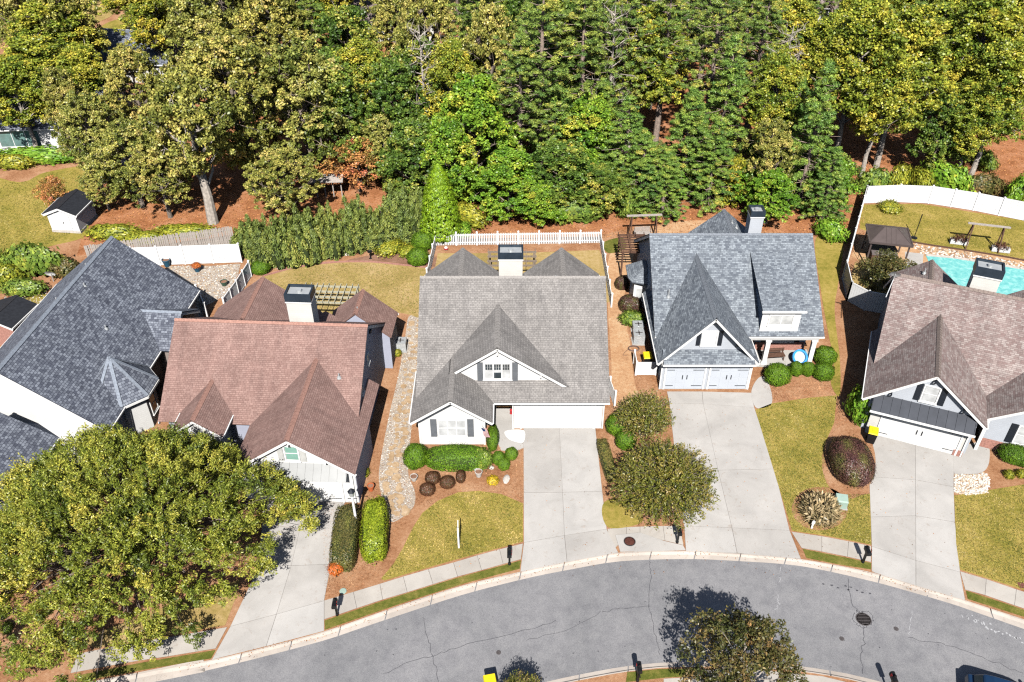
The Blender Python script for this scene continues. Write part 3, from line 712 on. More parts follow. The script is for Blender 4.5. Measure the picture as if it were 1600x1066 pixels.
sidewalk('short pale sidewalk around the storm drain', [(949, 826.5), (979, 824), (1000, 823), (1036, 822), (1062, 821.5)], [(956, 862), (979, 838), (1000, 837), (1039, 845), (1068, 852)])
# storm drain box with its round cover
st = MB(); q = [tuple(p[:2]) for p in px([(961.5, 837), (1000, 833), (1037, 846), (1067, 853), (1071, 860), (969, 862.5)])]
st.prism(q, -.06, .05); INLET = tag(st.build('storm_drain_slab', M_CONC), 'low concrete storm drain slab beside the kerb between two driveways', 'storm drain')
def cover(x, y, r, z, mat, label, ring=True):
    p = P(x, y); t = thing('manhole_cover', label, 'manhole cover', (p.x, p.y, z))
    b = MB(); b.lathe([(r, 0), (r, .012), (r * .93, .018), (r * .9, .014)], 28); b.build('rim', M_IRON, t)
    b = MB(); b.lathe([(r * .88, .002), (r * .88, .014)], 28)
    for k in range(-3, 4):
        h = math.sqrt(max(.01, .8 ** 2 - (k * .22) ** 2)) * r
        b.box(-h, h, k * .22 * r - .02, k * .22 * r + .02, .0145, .020)
    b.build('lid', mat, t)
cover(983.7, 847, .36, .051, M_IRON_RED, 'rust red round cover on the storm drain slab')
cover(1350, 966, .42, -.099, M_IRON, 'large dark round manhole cover in the road')
for x, y, lb in ((1316, 996.5, 'small dark valve cover in the road left of the manhole cover'), (1401, 981, 'small dark valve cover in the road right of the manhole cover'), (779, 1018, 'small dark valve cover in the road near the yellow-lidded bin')):
    p = P(x, y); b = MB(); b.lathe([(.13, 0), (.13, .012), (.10, .016)], 16); tag(b.build('valve_cover', M_IRON, None, (p.x, p.y, -.099)), lb, 'valve cover')
# patch ring round the manhole, cracks and chalk in the asphalt
def ribbon(pts, w, z, name, mat, jit=.05, n=5):
    c = crom([p[:2] for p in px(pts)], n, False); c = [a + rng.normal(0, jit, 2) for a in c]
    b = MB()
    for i in range(len(c) - 1):
        d = c[i + 1] - c[i]; nn = np.array([-d[1], d[0]]) / max(1e-6, np.linalg.norm(d)) * w * .5
        k0 = .5 + .5 * abs(math.sin(i * 1.7)); k1 = .5 + .5 * abs(math.sin((i + 1) * 1.7))
        b.poly([(*(c[i] - nn * k0), z), (*(c[i] + nn * k0), z), (*(c[i + 1] + nn * k1), z), (*(c[i + 1] - nn * k1), z)])
    return b.build(name, mat, ROAD)
for pts, w_ in (([(1326, 902), (1328, 925), (1336, 945), (1345, 955)], .035), ([(1349, 975), (1351, 998), (1346, 1020), (1348, 1050)], .035), ([(1015, 875), (1017, 900), (1014, 945), (1022, 975), (1027, 1000), (1031, 1020)], .03),
                ([(660, 962), (667, 985), (672, 1012), (680, 1040), (686, 1066)], .03), ([(940, 955), (965, 950), (990, 947), (1015, 946)], .03), ([(600, 1052), (640, 1034), (690, 1018), (720, 1008), (800, 988), (870, 968)], .03),
                ([(1420, 995), (1470, 1003), (1520, 1020), (1560, 1035), (1600, 1050)], .03), ([(820, 1000), (880, 985), (940, 955)], .022), ([(1336, 955), (1334, 966), (1342, 976), (1352, 978), (1364, 970), (1362, 958), (1350, 954), (1338, 955)], .03)):
    ribbon(pts, w_, -.096, 'crack', M_CRACK)
def blot(x, y, rx, ry, name, mat, z=-.096, parent=ROAD):
    p = P(x, y); b = MB(); b.poly([(p.x + math.cos(a) * rx * random.uniform(.5, 1.1), p.y + math.sin(a) * ry * random.uniform(.5, 1.1), z) for a in np.linspace(0, 6.0, 9)]); b.build(name, mat, parent)
def chalk(x, y0, y1, n, w_=.035):
    for k in range(n):
        y = y0 + (y1 - y0) * (k + rng.uniform(.1, .6)) / n; xx = x + rng.normal(0, 1.2)
        ribbon([(xx, y), (xx + rng.normal(0, 1.5), y + rng.uniform(2, 5)), (xx + rng.normal(0, 2.0), y + rng.uniform(6, 9))], w_, -.096, 'chalk_mark', M_CHALK, .02, 3)
chalk(1220, 880, 905, 2); chalk(1217, 922, 952, 3); chalk(1424, 950, 992, 4)
for k in range(26): blot(1505 + k * 4 + rng.uniform(-4, 4), 955 + k * 1.75 + rng.uniform(-1, 8), rng.uniform(.03, .10), rng.uniform(.03, .16), 'chalk_mark', M_CHALK)
for k in range(40):
    blot(random.uniform(500, 1590), random.uniform(925, 1040), random.uniform(.02, .07), random.uniform(.02, .05), 'tar_spot', M_CRACK)
for x, y in ((1287, 911), (1300, 913), (1310, 917), (1326, 920), (1330, 916), (1340, 921), (1348, 924), (1360, 926), (1322, 914)): blot(x, y, .10, .06, 'tar_spot', M_CRACK)

# south side of the street
KS = [(700, 1105), (845, 1066), (940, 1046), (1000, 1037), (1060, 1033), (1180, 1033), (1290, 1045), (1376, 1064), (1500, 1105)]
KSB = [(700, 1118), (845, 1077), (940, 1056.5), (1000, 1047), (1060, 1042.5), (1180, 1043), (1290, 1055), (1376, 1075), (1500, 1118)]
ks = [np.array(p[:2]) for p in px(KS)]; ksb = [np.array(p[:2]) for p in px(KSB)]
for l in (ks, ksb):
    l.insert(0, l[0] + (l[0] - l[1]) / np.linalg.norm(l[0] - l[1]) * 40); l.append(l[-1] + (l[-1] - l[-2]) / np.linalg.norm(l[-1] - l[-2]) * 40)
ksc, ksbc = crom(ks, 5, False), crom(ksb, 5, False)
kerb_run('kerb', list(reversed(ksbc)), list(reversed(ksc)))
g = MB(); g.prism([(ksbc[0][0], -60), (ksbc[-1][0], -60)] + [(a[0], a[1]) for a in reversed(ksbc)], -.2, 0.0); structure(g.build('ground', M_STRAW))
sheet('lawn', [(980, 1051), (1030, 1046), (1092, 1045), (1092, 1056), (1040, 1059), (978, 1066)], .02, M_LAWN_GREEN, False)
sheet('path', [(1037, 1061), (1100, 1057), (1100, 1046), (1180, 1046), (1285, 1057), (1370, 1078), (1370, 1110), (1037, 1110)], .015, M_WALK, False)

# verges
sheet('lawn', [(120, 1056), (220, 1036), (337, 1016), (330, 1029), (240, 1044), (120, 1066)], .014, M_LAWN_GREEN, False, 'narrow green verge beside the big tree')
sheet('lawn', [(507, 970), (600, 938.5), (715, 903), (814, 876), (812, 889), (728, 911), (645, 937), (560, 966), (508, 984)], .014, M_LAWN_GREEN, False, 'narrow green verge below the grey house')
sheet('lawn', [(1254, 858), (1324, 872), (1361, 880), (1361, 890), (1310, 882), (1260, 872)], .014, M_LAWN_GREEN, False, 'narrow green verge by the pampas grass')
sheet('lawn', [(1509, 923), (1585, 948), (1700, 988), (1700, 1002), (1600, 964), (1512, 936)], .014, M_LAWN_GREEN, False, 'narrow green verge below the brown house')
# lawns
sheet('lawn', [(817.5, 787), (783, 772), (748, 767.5), (716, 770), (684, 783), (660, 802), (646, 824), (630, 856), (614, 882), (595, 904), (600, 907), (709, 876), (816, 847), (817.5, 845), (817.5, 800)], .016, M_LAWN, False, 'small rounded lawn in front of the grey house', .03)
sheet('lawn', [(1180, 641), (1206, 631), (1262, 622), (1308, 618), (1304, 660), (1290, 690), (1288, 740), (1300, 775), (1325, 778), (1359, 772), (1361, 851), (1300, 839), (1237, 829)], .016, M_LAWN, False, 'lawn between two driveways with pampas grass', .03)
sheet('lawn', [(1491, 774), (1548, 766), (1600, 757), (1700, 740), (1700, 955), (1600, 922), (1500, 890), (1494, 850)], .016, M_LAWN, False, 'lawn beside the brown house driveway', .03)
sheet('lawn', [(944, 785), (992, 778), (1002, 800), (1000, 818), (950, 824)], .016, M_LAWN, True, 'small dry lawn patch behind the storm drain')
sheet('lawn', [(376, 905), (368, 935), (352, 977), (300, 986), (225, 999), (150, 1013), (120, 1000), (230, 960), (300, 930)], .016, M_LAWN_DRY, False, 'dry lawn under the big tree')
sheet('lawn', [(406, 440), (430, 428), (470, 418), (530, 411), (590, 411), (640, 416), (672, 422), (668, 470), (664, 500), (640, 492), (600, 486), (560, 490), (480, 500), (410, 500)], .016, M_LAWN_DRY, True, 'back lawn behind the red roofed house')
sheet('lawn', [(684, 396), (800, 396), (936, 391), (950, 420), (956, 470), (930, 480), (700, 480), (676, 440)], .016, M_LAWN_DRY, False, 'fenced back lawn behind the grey house')
sheet('lawn', [(1275, 372), (1316, 372), (1310, 440), (1304, 485), (1312, 560), (1312, 618), (1298, 598), (1304, 560), (1296, 530), (1282, 450)], .016, M_LAWN, True, 'lawn strip beside the blue-grey roofed house')
sheet('lawn', [(1346, 320), (1440, 319), (1600, 345), (1760, 390), (1760, 450), (1600, 405), (1520, 392), (1416, 376), (1343, 358)], .016, M_LAWN, False, 'fenced lawn above the swimming pool')
sheet('lawn', [(1336, 410), (1372, 420), (1400, 470), (1370, 470), (1328, 440)], .014, M_LAWN_DRY, False)
sheet('lawn', [(-60, 275), (30, 285), (70, 270), (135, 262), (150, 300), (140, 350), (128, 372), (70, 388), (30, 415), (-60, 430)], .016, M_LAWN, True, 'sunny lawn round the white garden shed')
sheet('lawn', [(945, 378), (972, 372), (978, 388), (955, 396), (944, 390)], .016, M_LAWN_GREEN, True)
sheet('clay_path', [(952, 400), (985, 372), (1040, 350), (1110, 345), (1110, 362), (1010, 375), (985, 420), (975, 480), (985, 540), (990, 590), (1000, 640), (960, 640), (955, 560), (950, 480)], .012, M_SOIL, True, 'bare clay path between two houses')
sheet('dirt_bed', [(540, 408), (600, 396), (660, 394), (690, 410), (670, 418), (600, 409)], .012, M_DIRT, True)
sheet('lawn', [(30, 470), (60, 455), (80, 470), (60, 490), (30, 500)], .016, M_LAWN, True)
sheet('lawn', [(160, 40), (260, 20), (330, 50), (300, 110), (230, 130), (180, 90)], .016, M_LAWN, True)
sheet('forest_floor', [(120, 400), (250, 385), (372, 376), (420, 385), (520, 378), (680, 366), (800, 363), (945, 366), (1000, 352), (1120, 346), (1180, 360), (1270, 368), (1300, 395), (1345, 318), (1450, 312), (1600, 338), (1800, 390), (1900, 100), (1700, -60), (400, -60), (200, 200), (150, 290)], .006, M_FOREST, False, 'leaf covered forest floor')
# clearing edge and far yards seen through the trees
for q_ in ([(-40, 0), (120, -20), (180, 20), (60, 60), (-40, 60)], [(500, -10), (700, -20), (720, 25), (600, 40), (500, 25)], [(960, -15), (1120, -20), (1120, 20), (1000, 30)]):
    sheet('lawn', q_, .016, M_LAWN_DRY, True)
# gravel
def pebbles(name, poly, n, smin, smax, mat, seed, zb=.02):
    r = np.random.default_rng(seed); pts = np.array([p[:2] for p in px(poly)])
    lo, hi = pts.min(0), pts.max(0); b = MB(); k = 0
    def inside(q):
        c = False; j = len(pts) - 1
        for i in range(len(pts)):
            if (pts[i][1] > q[1]) != (pts[j][1] > q[1]) and q[0] < (pts[j][0] - pts[i][0]) * (q[1] - pts[i][1]) / (pts[j][1] - pts[i][1]) + pts[i][0]: c = not c
            j = i
        return c
    while k < n:
        q = lo + (hi - lo) * r.random(2)
        if not inside(q): continue
        k += 1; s = r.uniform(smin, smax); a = r.uniform(0, 6.28); ax = np.array([math.cos(a), math.sin(a)]) * s; bx_ = np.array([-math.sin(a), math.cos(a)]) * s * r.uniform(.55, .9)
        h = s * r.uniform(.4, .7)
        vs = [(*(q + ax), zb), (*(q + bx_), zb), (*(q - ax), zb), (*(q - bx_), zb), (*(q + .2 * ax), zb + h)]
        b.raw(vs, [(0, 1, 4), (1, 2, 4), (2, 3, 4), (3, 0, 4)], int(r.integers(0, len(mat))))
    o = b.build(name, mat); o['kind'] = 'stuff'
    return o
PEB = [plain('pebble_white', (.66, .62, .56), .8, .15, 8), plain('pebble_tan', (.5, .38, .26), .8, .2, 8), plain('pebble_grey', (.36, .33, .31), .8, .2, 8), plain('pebble_brown', (.28, .18, .12), .8, .2, 8)]
PATH_POLY = [(640, 494), (662, 498), (656, 560), (646, 640), (640, 700), (638, 740), (648, 768), (647, 790), (632, 806), (612, 816), (606, 800), (596, 775), (592, 740), (600, 690), (610, 640), (624, 580), (634, 520)]
PATH = sheet('gravel_path', PATH_POLY, .014, M_GRAVEL, True, 'gravel path with flagstones between the red and grey roofed houses')
tag(pebbles('path_gravel', PATH_POLY, 2600, .03, .075, PEB, 3), 'loose pale gravel along the flagstone path', 'gravel')
COURT = [(262, 416), (330, 416), (376, 412), (372, 430), (352, 462), (322, 478), (318, 500), (290, 495), (255, 450)]
sheet('gravel_court', COURT, .013, M_GRAVEL, False, 'gravel court behind the charcoal roofed house')
tag(pebbles('court_gravel', COURT, 1600, .05, .11, PEB, 4), 'pale gravel covering the walled back court', 'gravel')
ROCKS = [(1491, 741), (1520, 742), (1542, 738), (1547, 754), (1544, 770), (1515, 774), (1491, 771)]
tag(pebbles('river_rock', ROCKS, 700, .07, .12, [PEB[0], PEB[1], PEB[0]], 5), 'bed of white river rock beside the brown house driveway', 'river rock')
tag(pebbles('garden_gravel', [(-10, 470), (40, 455), (75, 450), (70, 470), (20, 490), (-10, 500)], 500, .04, .09, PEB, 6), 'pale gravel strip by the charcoal roofed house', 'gravel')
# flagstones: broken outlines in two wandering rows
def flag(parent, c, s, a, seed):
    r = np.random.default_rng(seed); n = int(r.integers(5, 8)); b = MB()
    q = [(c[0] + s * math.cos(a + 2 * math.pi * k / n + r.normal(0, .16)) * r.uniform(.75, 1.1), c[1] + s * .85 * math.sin(a + 2 * math.pi * k / n + r.normal(0, .16)) * r.uniform(.75, 1.1)) for k in range(n)]
    b.prism(q, .0, .05 + r.uniform(0, .015)); b.build('flagstone', M_STONE, parent)
line = crom([p[:2] for p in px([(648, 506), (644, 560), (634, 620), (628, 660), (620, 700), (613, 735), (612, 760), (618, 785), (624, 800)])], 7, False)
k = 0
for i in range(0, len(line)):
    wdt = .5 if i < 38 else .75
    for s_ in (-1, 1):
        c_ = line[i] + np.array([s_ * wdt * .5 + rng.normal(0, .12), rng.normal(0, .16)])
        flag(PATH, c_, rng.uniform(.16, .29), rng.uniform(0, 6), 100 + k); k += 1
# pool and its surround
sheet('pool_deck', [(1330, 400), (1345, 372), (1416, 376), (1520, 392), (1600, 407), (1760, 440), (1760, 560), (1600, 520), (1430, 450), (1400, 470), (1370, 420)], .018, M_SOIL, False, 'stone pool surround')
pd = MB(); pd.prism([tuple(p[:2]) for p in px([(1414, 394), (1443, 397), (1440, 430), (1414, 425)])], 0, .03); structure(pd.build('pool_terrace', M_CONC))
POOL = structure(link('swimming_pool', None, None, tuple(P(1560, 450))), 'turquoise swimming pool behind the brown house')
ring = [(1446, 399), (1490, 403), (1540, 411), (1620, 424), (1760, 448), (1760, 560), (1600, 505), (1470, 450)]
pw = [p - P(1560, 450) for p in px(ring)]
b = MB(); b.poly([(p.x, p.y, .035) for p in pw]); b.build('water', M_WATER, POOL)
for i in range(5):
    a, c = pw[i], pw[i + 1]; n_ = max(1, int((c - a).length / 1.2))
    for k in range(n_):
        s, e = a.lerp(c, (k + .02) / n_), a.lerp(c, (k + .98) / n_); b = MB(); b.bar((s.x, s.y, .04), (e.x, e.y, .04), .32, .06); b.build('coping_stone', M_STONE_PALE, POOL)
# timber edging above the pool and rock border
b = MB(); e_ = crom([p[:2] for p in px([(1418, 378), (1460, 385), (1520, 394), (1600, 408), (1700, 432)])], 4, False)
for a, c in zip(e_, e_[1:]): b.bar((*a, .06), (*c, .06), .12, .14)
tag(b.build('timber_edging', M_WOOD_DARK), 'brown timber edging along the lawn above the pool', 'edging')
tag(pebbles('border_rock', [(1420, 380), (1520, 396), (1650, 422), (1650, 430), (1540, 409), (1440, 397)], 500, .08, .18, [PEB[1], PEB[0], PEB[3]], 8), 'border of tan rocks between the pool and the lawn', 'rocks')
# edging of the back bed
b = MB(); e_ = crom([p[:2] for p in px([(412, 432), (440, 424), (480, 415), (530, 410), (580, 410), (630, 415), (668, 419)])], 4, False)
for a, c in zip(e_, e_[1:]): b.bar((*a, .05), (*c, .05), .10, .13)
tag(b.build('bed_edging', M_BRICK), 'low curved reddish edging along the back lawn', 'edging')
# front walks
def walk(name, pts, label, z=.02, mat=None, smooth=True):
    b = MB(); q = [p[:2] for p in px(pts)]; q = crom(q, 5) if smooth else q
    b.prism([(a[0], a[1]) for a in q], -.05, z); return structure(b.build(name, mat or M_CONC), label)
walk('path', [(770, 636), (804, 636), (804, 672), (818, 673), (818, 700), (805, 706), (783, 704), (776, 688)], 'concrete walk to the grey house door', .014, None, False)
walk('path', [(1174, 612), (1184, 592), (1196, 590), (1205, 612), (1206, 630), (1196, 637), (1180, 636)], 'concrete walk to the porch', .016)
walk('path', [(1490, 712), (1500, 700), (1540, 690), (1546, 718), (1535, 738), (1500, 742), (1491, 740)], 'concrete walk to the brown house door', .016)
walk('terrace', [(790, 674), (818, 673), (818, 691), (803, 690), (792, 684)], 'pale round step by the garage', .03, M_TRIM, True)
# fallen leaves, gathered along the gutter and over the beds
def litter(name, pts_fn, n, size, label, seed):
    r = np.random.default_rng(seed); lv = Leaves(); c = np.array([pts_fn(r) for _ in range(n)])
    lv.add(c, UP + .25 * rdirs(n, r), rdirs(n, r), size * r.uniform(.6, 1.3, n), size * .6, r.random(n))
    o = link(name, lv.mesh(name, L_LITTER)); return tag(o, label, 'fallen leaves', None, 'stuff')
kba, kfa = np.array(kbc), np.array(kfc)
def gutter(r):
    i = r.integers(12, len(kba) - 12); t = r.beta(2, 2) * .5 + .1 + .25 * math.sin(i * .9) * r.random(); p = kba[i] * (1 - t) + kfa[i] * t + r.normal(0, .08, 2) + (kba[i + 1] - kba[i]) * r.random(); return (p[0], p[1], -.045 if t > .3 else .02)
litter('gutter_leaves', gutter, 420, .07, 'dead leaves gathered along the kerb', 11)
def woods(r):
    p = P(r.uniform(150, 1350), r.uniform(300, 372)); return (p.x, p.y, .02)
litter('wood_leaves', woods, 12000, .17, 'orange leaf litter along the edge of the woods', 12)
def woods_r(r):
    p = P(r.uniform(1330, 1600), r.uniform(200, 300)); return (p.x, p.y, .02)
litter('wood_leaves', woods_r, 3000, .2, 'orange leaf litter under the tall trees behind the pool fence', 14)
def lawnleaf(r):
    p = P(r.uniform(640, 1600), r.uniform(640, 900)); return (p.x, p.y, .026)
litter('lawn_leaves', lawnleaf, 500, .08, 'scattered dead leaves on the front lawns and driveways', 13)

# short turf standing on the lawns and loose straw over the beds
def inside_px(poly, x, y):
    c = False; j = len(poly) - 1
    for i in range(len(poly)):
        if (poly[i][1] > y) != (poly[j][1] > y) and x < (poly[j][0] - poly[i][0]) * (y - poly[i][1]) / (poly[j][1] - poly[i][1]) + poly[i][0]: c = not c
        j = i
    return c
def blades(name, poly, n, L_, W_, z, mat, label, seed, up=.9, cat='grass'):
    r = np.random.default_rng(seed); xs = [p[0] for p in poly]; ys = [p[1] for p in poly]; pts = []
    while len(pts) < n:
        x, y = r.uniform(min(xs), min(max(xs), 1640)), r.uniform(min(ys), max(ys))
        if inside_px(poly, x, y): q = P(x, y); pts.append((q.x, q.y, z))
    pts = np.array(pts); lv = Leaves(); patch = .45 + .3 * np.sin(pts[:, 0] * 1.1 + seed) * np.sin(pts[:, 1] * .9) + .2 * np.sin(pts[:, 0] * 2.7 + pts[:, 1] * 2.1)
    lv.add(pts, up * UP + .6 * rdirs(n, r), rdirs(n, r), L_ * r.uniform(.5, 1.4, n), W_, np.clip(patch + r.normal(0, .18, n), 0, 1))
    return tag(link(name, lv.mesh(name, mat)), label, cat, None, 'stuff')
blades('turf_tufts', [(817, 788), (783, 773), (748, 768), (716, 771), (684, 784), (660, 803), (646, 825), (630, 857), (614, 883), (597, 905), (709, 875), (816, 847)], 9000, .12, .045, .03, L_TURF, 'short turf of the rounded lawn before the grey house', 61)
blades('turf_tufts', [(1181, 642), (1206, 632), (1262, 623), (1307, 619), (1303, 660), (1289, 690), (1287, 740), (1300, 774), (1358, 772), (1360, 850), (1300, 838), (1238, 828)], 12000, .12, .045, .03, L_TURF, 'short turf of the lawn round the pampas grass', 62)
blades('turf_tufts', [(1492, 775), (1548, 767), (1640, 750), (1640, 935), (1600, 921), (1501, 889), (1495, 850)], 8000, .12, .045, .03, L_TURF, 'short turf of the lawn beside the brown house driveway', 63)
blades('turf_tufts', [(412, 440), (470, 419), (530, 412), (590, 412), (664, 422), (664, 492), (600, 486), (480, 498)], 7000, .12, .045, .03, L_TURF, 'short turf of the red roofed house back lawn', 64)
blades('turf_tufts', [(1348, 322), (1440, 320), (1640, 356), (1640, 413), (1520, 391), (1416, 375), (1345, 357)], 9000, .12, .045, .03, L_TURF, 'short turf of the lawn above the pool', 65)
blades('turf_tufts', [(-30, 278), (30, 287), (70, 272), (135, 264), (146, 300), (138, 350), (70, 386), (-30, 425)], 8000, .16, .07, .03, L_TURF, 'short turf of the lawn round the garden shed', 66)
blades('straw_needles', [(500, 700), (640, 690), (660, 730), (820, 700), (820, 790), (640, 790), (590, 905), (508, 935)], 9000, .20, .022, .012, L_NEEDLE, 'dry pine straw in the front beds of the grey roofed house', 67, 1.5, 'pine straw')
blades('straw_needles', [(955, 470), (1030, 440), (1040, 600), (1000, 800), (950, 800), (945, 640)], 6000, .20, .022, .014, L_NEEDLE, 'dry pine straw between the grey and blue-grey roofed houses', 68, 1.5, 'pine straw')
blades('straw_needles', [(1190, 600), (1300, 590), (1340, 560), (1340, 780), (1300, 640), (1210, 628)], 5000, .20, .022, .014, L_NEEDLE, 'dry pine straw in the porch bed and beside the garage', 69, 1.5, 'pine straw')
# ------------------------------------------------------------------ house parts
def ax_pt(axis, c, s, t, z): return (c + s, t, z) if axis == 'y' else (t, c + s, z)
def slope_panel(mb, e0, e1, r1, r0, th=.07, off=(0, 0)):
    e0, e1, r1, r0 = map(Vector, (e0, e1, r1, r0))
    u = (e1 - e0).normalized(); v = (r0 - e0); v = (v - u * v.dot(u)).normalized(); n = u.cross(v)
    if n.z < 0: n = -n
    top = [e0, e1, r1, r0]
    uv = [((p - e0).dot(u) + off[0], (p - e0).dot(v) + off[1]) for p in top]
    mb.poly(top, uv); dn = [p - n * th for p in top]
    mb.poly(list(reversed(dn)))
    for i in range(4): j = (i + 1) % 4; mb.poly([top[i], dn[i], dn[j], top[j]])
def gable_roof(root, axis, c, half, a0, a1, ez, slope, mat, rmat, hr=None, trim=M_TRIM, ends=(True, False), eaves=(True, True), cap=True, name='roof'):
    hl, hr = half, hr or half; rz = ez + hr * slope
    def pt(s, t, z): return ax_pt(axis, c, s, t, z)
    b = MB(); o = rng.uniform(0, 9)
    slope_panel(b, pt(-hl, a0, rz - hl * slope), pt(-hl, a1, rz - hl * slope), pt(0, a1, rz), pt(0, a0, rz), off=(o, 0))
    slope_panel(b, pt(hr, a1, rz - hr * slope), pt(hr, a0, rz - hr * slope), pt(0, a0, rz), pt(0, a1, rz), off=(o + 3.3, 0))
    r = b.build(name, mat, root)
    if cap:
        b = MB(); n = max(2, int((a1 - a0) / .3))
        for k in range(n):
            t0, t1 = a0 + (a1 - a0) * k / n, a0 + (a1 - a0) * (k + 1) / n + .02
            for s in (-1, 1): b.poly([pt(0, t0, rz + .055), pt(0, t1, rz + .03), pt(s * .17, t1, rz + .03 - .17 * slope), pt(s * .17, t0, rz + .055 - .17 * slope)])
        b.build('ridge_cap', rmat, r)
    for k, t in ((0, a0), (1, a1)):
        if not ends[k]: continue
        d = .05 if k == 0 else -.05
        for s, h in ((-1, hl), (1, hr)):
            b = MB(); b.bar(pt(s * h, t + d, rz - h * slope - .19), pt(0, t + d, rz - .19), .06, .22, up=(0, 0, 1)); b.build('rake_board', trim, r)
    for s, h, on in ((-1, hl, eaves[0]), (1, hr, eaves[1])):
        if on:
            b = MB(); b.bar(pt(s * (h + .035), a0, rz - h * slope - .085), pt(s * (h + .035), a1, rz - h * slope - .085), .07, .11); b.build('gutter', trim, r)
    return r
def gable_wall(root, axis, c, hl, hr, a0, a1, zbase, rz, slope, mat, name='wall'):
    prof = [(-hl, zbase), (hr, zbase), (hr, rz - hr * slope - .2), (0, rz - .2), (-hl, rz - hl * slope - .2)]
    b = MB(); n = 5
    A = [ax_pt(axis, c, s, a0, z) for s, z in prof]; B = [ax_pt(axis, c, s, a1, z) for s, z in prof]
    b.raw(A + B, [tuple(range(n)), tuple(reversed(range(n, 2 * n)))] + [(i, n + i, n + (i + 1) % n, (i + 1) % n) for i in range(n)])
    return b.build(name, mat, root)
def box_part(root, name, mat, *dims):
    b = MB(); b.box(*dims); return b.build(name, mat, root)
def facing(face, c, plane):
    if face == 'S': return lambda u, d, z: (c + u, plane - d, z)
    if face == 'E': return lambda u, d, z: (plane + d, c + u, z)
    return lambda u, d, z: (plane - d, c - u, z)
def fbox(mb, fn, u0, u1, d0, d1, z0, z1):
    p, q = fn(u0, d0, z0), fn(u1, d1, z1)
    mb.box(min(p[0], q[0]), max(p[0], q[0]), min(p[1], q[1]), max(p[1], q[1]), z0, z1)
def window(root, face, c, plane, z0, z1, w, cols=1, rows=2, pane=M_BLIND, trim=M_TRIM, shutter=None, sw=.38, t=.09, top=None):
    fn = facing(face, c, plane); b = MB()
    for u0, u1, v0, v1 in ((-w / 2 - t, -w / 2, z0 - t, z1 + t), (w / 2, w / 2 + t, z0 - t, z1 + t), (-w / 2, w / 2, z1, z1 + t), (-w / 2, w / 2, z0 - t, z0)): fbox(b, fn, u0, u1, -.02, .06, v0, v1)
    fbox(b, fn, -w / 2 - t - .05, w / 2 + t + .05, -.02, .11, z0 - t - .05, z0 - t + .003)
    for k in range(1, cols): u = -w / 2 + w * k / cols; fbox(b, fn, u - .03, u + .03, -.02, .05, z0, z1)
    for k in range(1, rows): v = z0 + (z1 - z0) * k / rows; fbox(b, fn, -w / 2, w / 2, -.02, .045, v - .022, v + .022)
    f = b.build('window', trim, root)
    for i in range(cols):
        for j in range(rows):
            p = MB(); m = pane if top is None or j < rows - 1 else top
            fbox(p, fn, -w / 2 + w * i / cols + .02, -w / 2 + w * (i + 1) / cols - .02, -.015, .02, z0 + (z1 - z0) * j / rows + .015, z0 + (z1 - z0) * (j + 1) / rows - .015)
            p.build('pane', m, f)
    if shutter:
        for s in (-1, 1):
            u = s * (w / 2 + t + .04 + sw / 2); p = MB()
            fbox(p, fn, u - sw / 2, u + sw / 2, 0, .05, z0 - .1, z1 + .1)
            for k in range(9):
                v = z0 - .02 + (z1 - z0) * k / 9
                fbox(p, fn, u - sw / 2 + .05, u + sw / 2 - .05, .05, .062, v, v + (z1 - z0) * .07)
            p.build('shutter', shutter, root)
    return f
def garage_door(root, c, plane, w, h=2.15, mat=M_DOOR_W, trim=M_TRIM, rows=4, cols=4, straps=True, z0=.03):
    fn = facing('S', c, plane); b = MB(); t = .12
    for u0, u1, v0, v1 in ((-w / 2 - t, -w / 2, z0, h + t), (w / 2, w / 2 + t, z0, h + t), (-w / 2, w / 2, h, h + t)): fbox(b, fn, u0, u1, -.02, .07, v0, v1)
    b.build('door_frame', trim, root)
    d = MB(); fbox(d, fn, -w / 2, w / 2, -.06, .015, z0, h); g = d.build('garage_door', mat, root)
    for i in range(cols):
        for j in range(rows):
            p = MB(); fbox(p, fn, -w / 2 + w * i / cols + .05, -w / 2 + w * (i + 1) / cols - .05, .015, .028, z0 + (h - z0) * j / rows + .045, z0 + (h - z0) * (j + 1) / rows - .045); p.build('door_panel', mat, g)
    if straps:
        for s in (-1, 1):
            for v in (.35, h - .35):
                p = MB(); fbox(p, fn, s * (w / 2 - .5) - .32 if s > 0 else -w / 2 + .06, w / 2 - .06 if s > 0 else -w / 2 + .6, .03, .042, v - .025, v + .025); p.build('hinge_strap', M_SHUT_DARK, g)
            p = MB(); fbox(p, fn, s * .16 - .03, s * .16 + .03, .03, .07, h * .45, h * .62); p.build('handle', M_SHUT_DARK, g)
    return g
def chimney(root, x0, x1, y0, y1, zb, zt, mat, ch=.65):
    c = box_part(root, 'chimney', mat, x0, x1, y0, y1, zb, zt)
    b = MB(); o = .09
    b.box(x0 - o * .6, x1 + o * .6, y0 - o * .6, y1 + o * .6, zt, zt + .10); b.build('crown_moulding', M_TRIM, c)
    b = MB(); a, z0, z1 = .05, zt + .10, zt + ch
    for X0, X1, Y0, Y1 in ((x0 - a, x1 + a, y0 - a, y0 + .06), (x0 - a, x1 + a, y1 - .06, y1 + a), (x0 - a, x0 + .06, y0 + .06, y1 - .06), (x1 - .06, x1 + a, y0 + .06, y1 - .06)): b.box(X0, X1, Y0, Y1, z0, z1)
    b.build('cap', M_DARK, c)
    box_part(c, 'pan', M_STEEL, x0 + .08, x1 - .08, y0 + .08, y1 - .08, z1 - .22, z1 - .16)
    b = MB(); b.lathe([(.17, z1 - .16), (.17, z1 + .03), (.12, z1 + .03)], 14, ((x0 + x1) / 2, (y0 + y1) / 2, 0)); b.build('flue', M_STEEL, c)
    return c
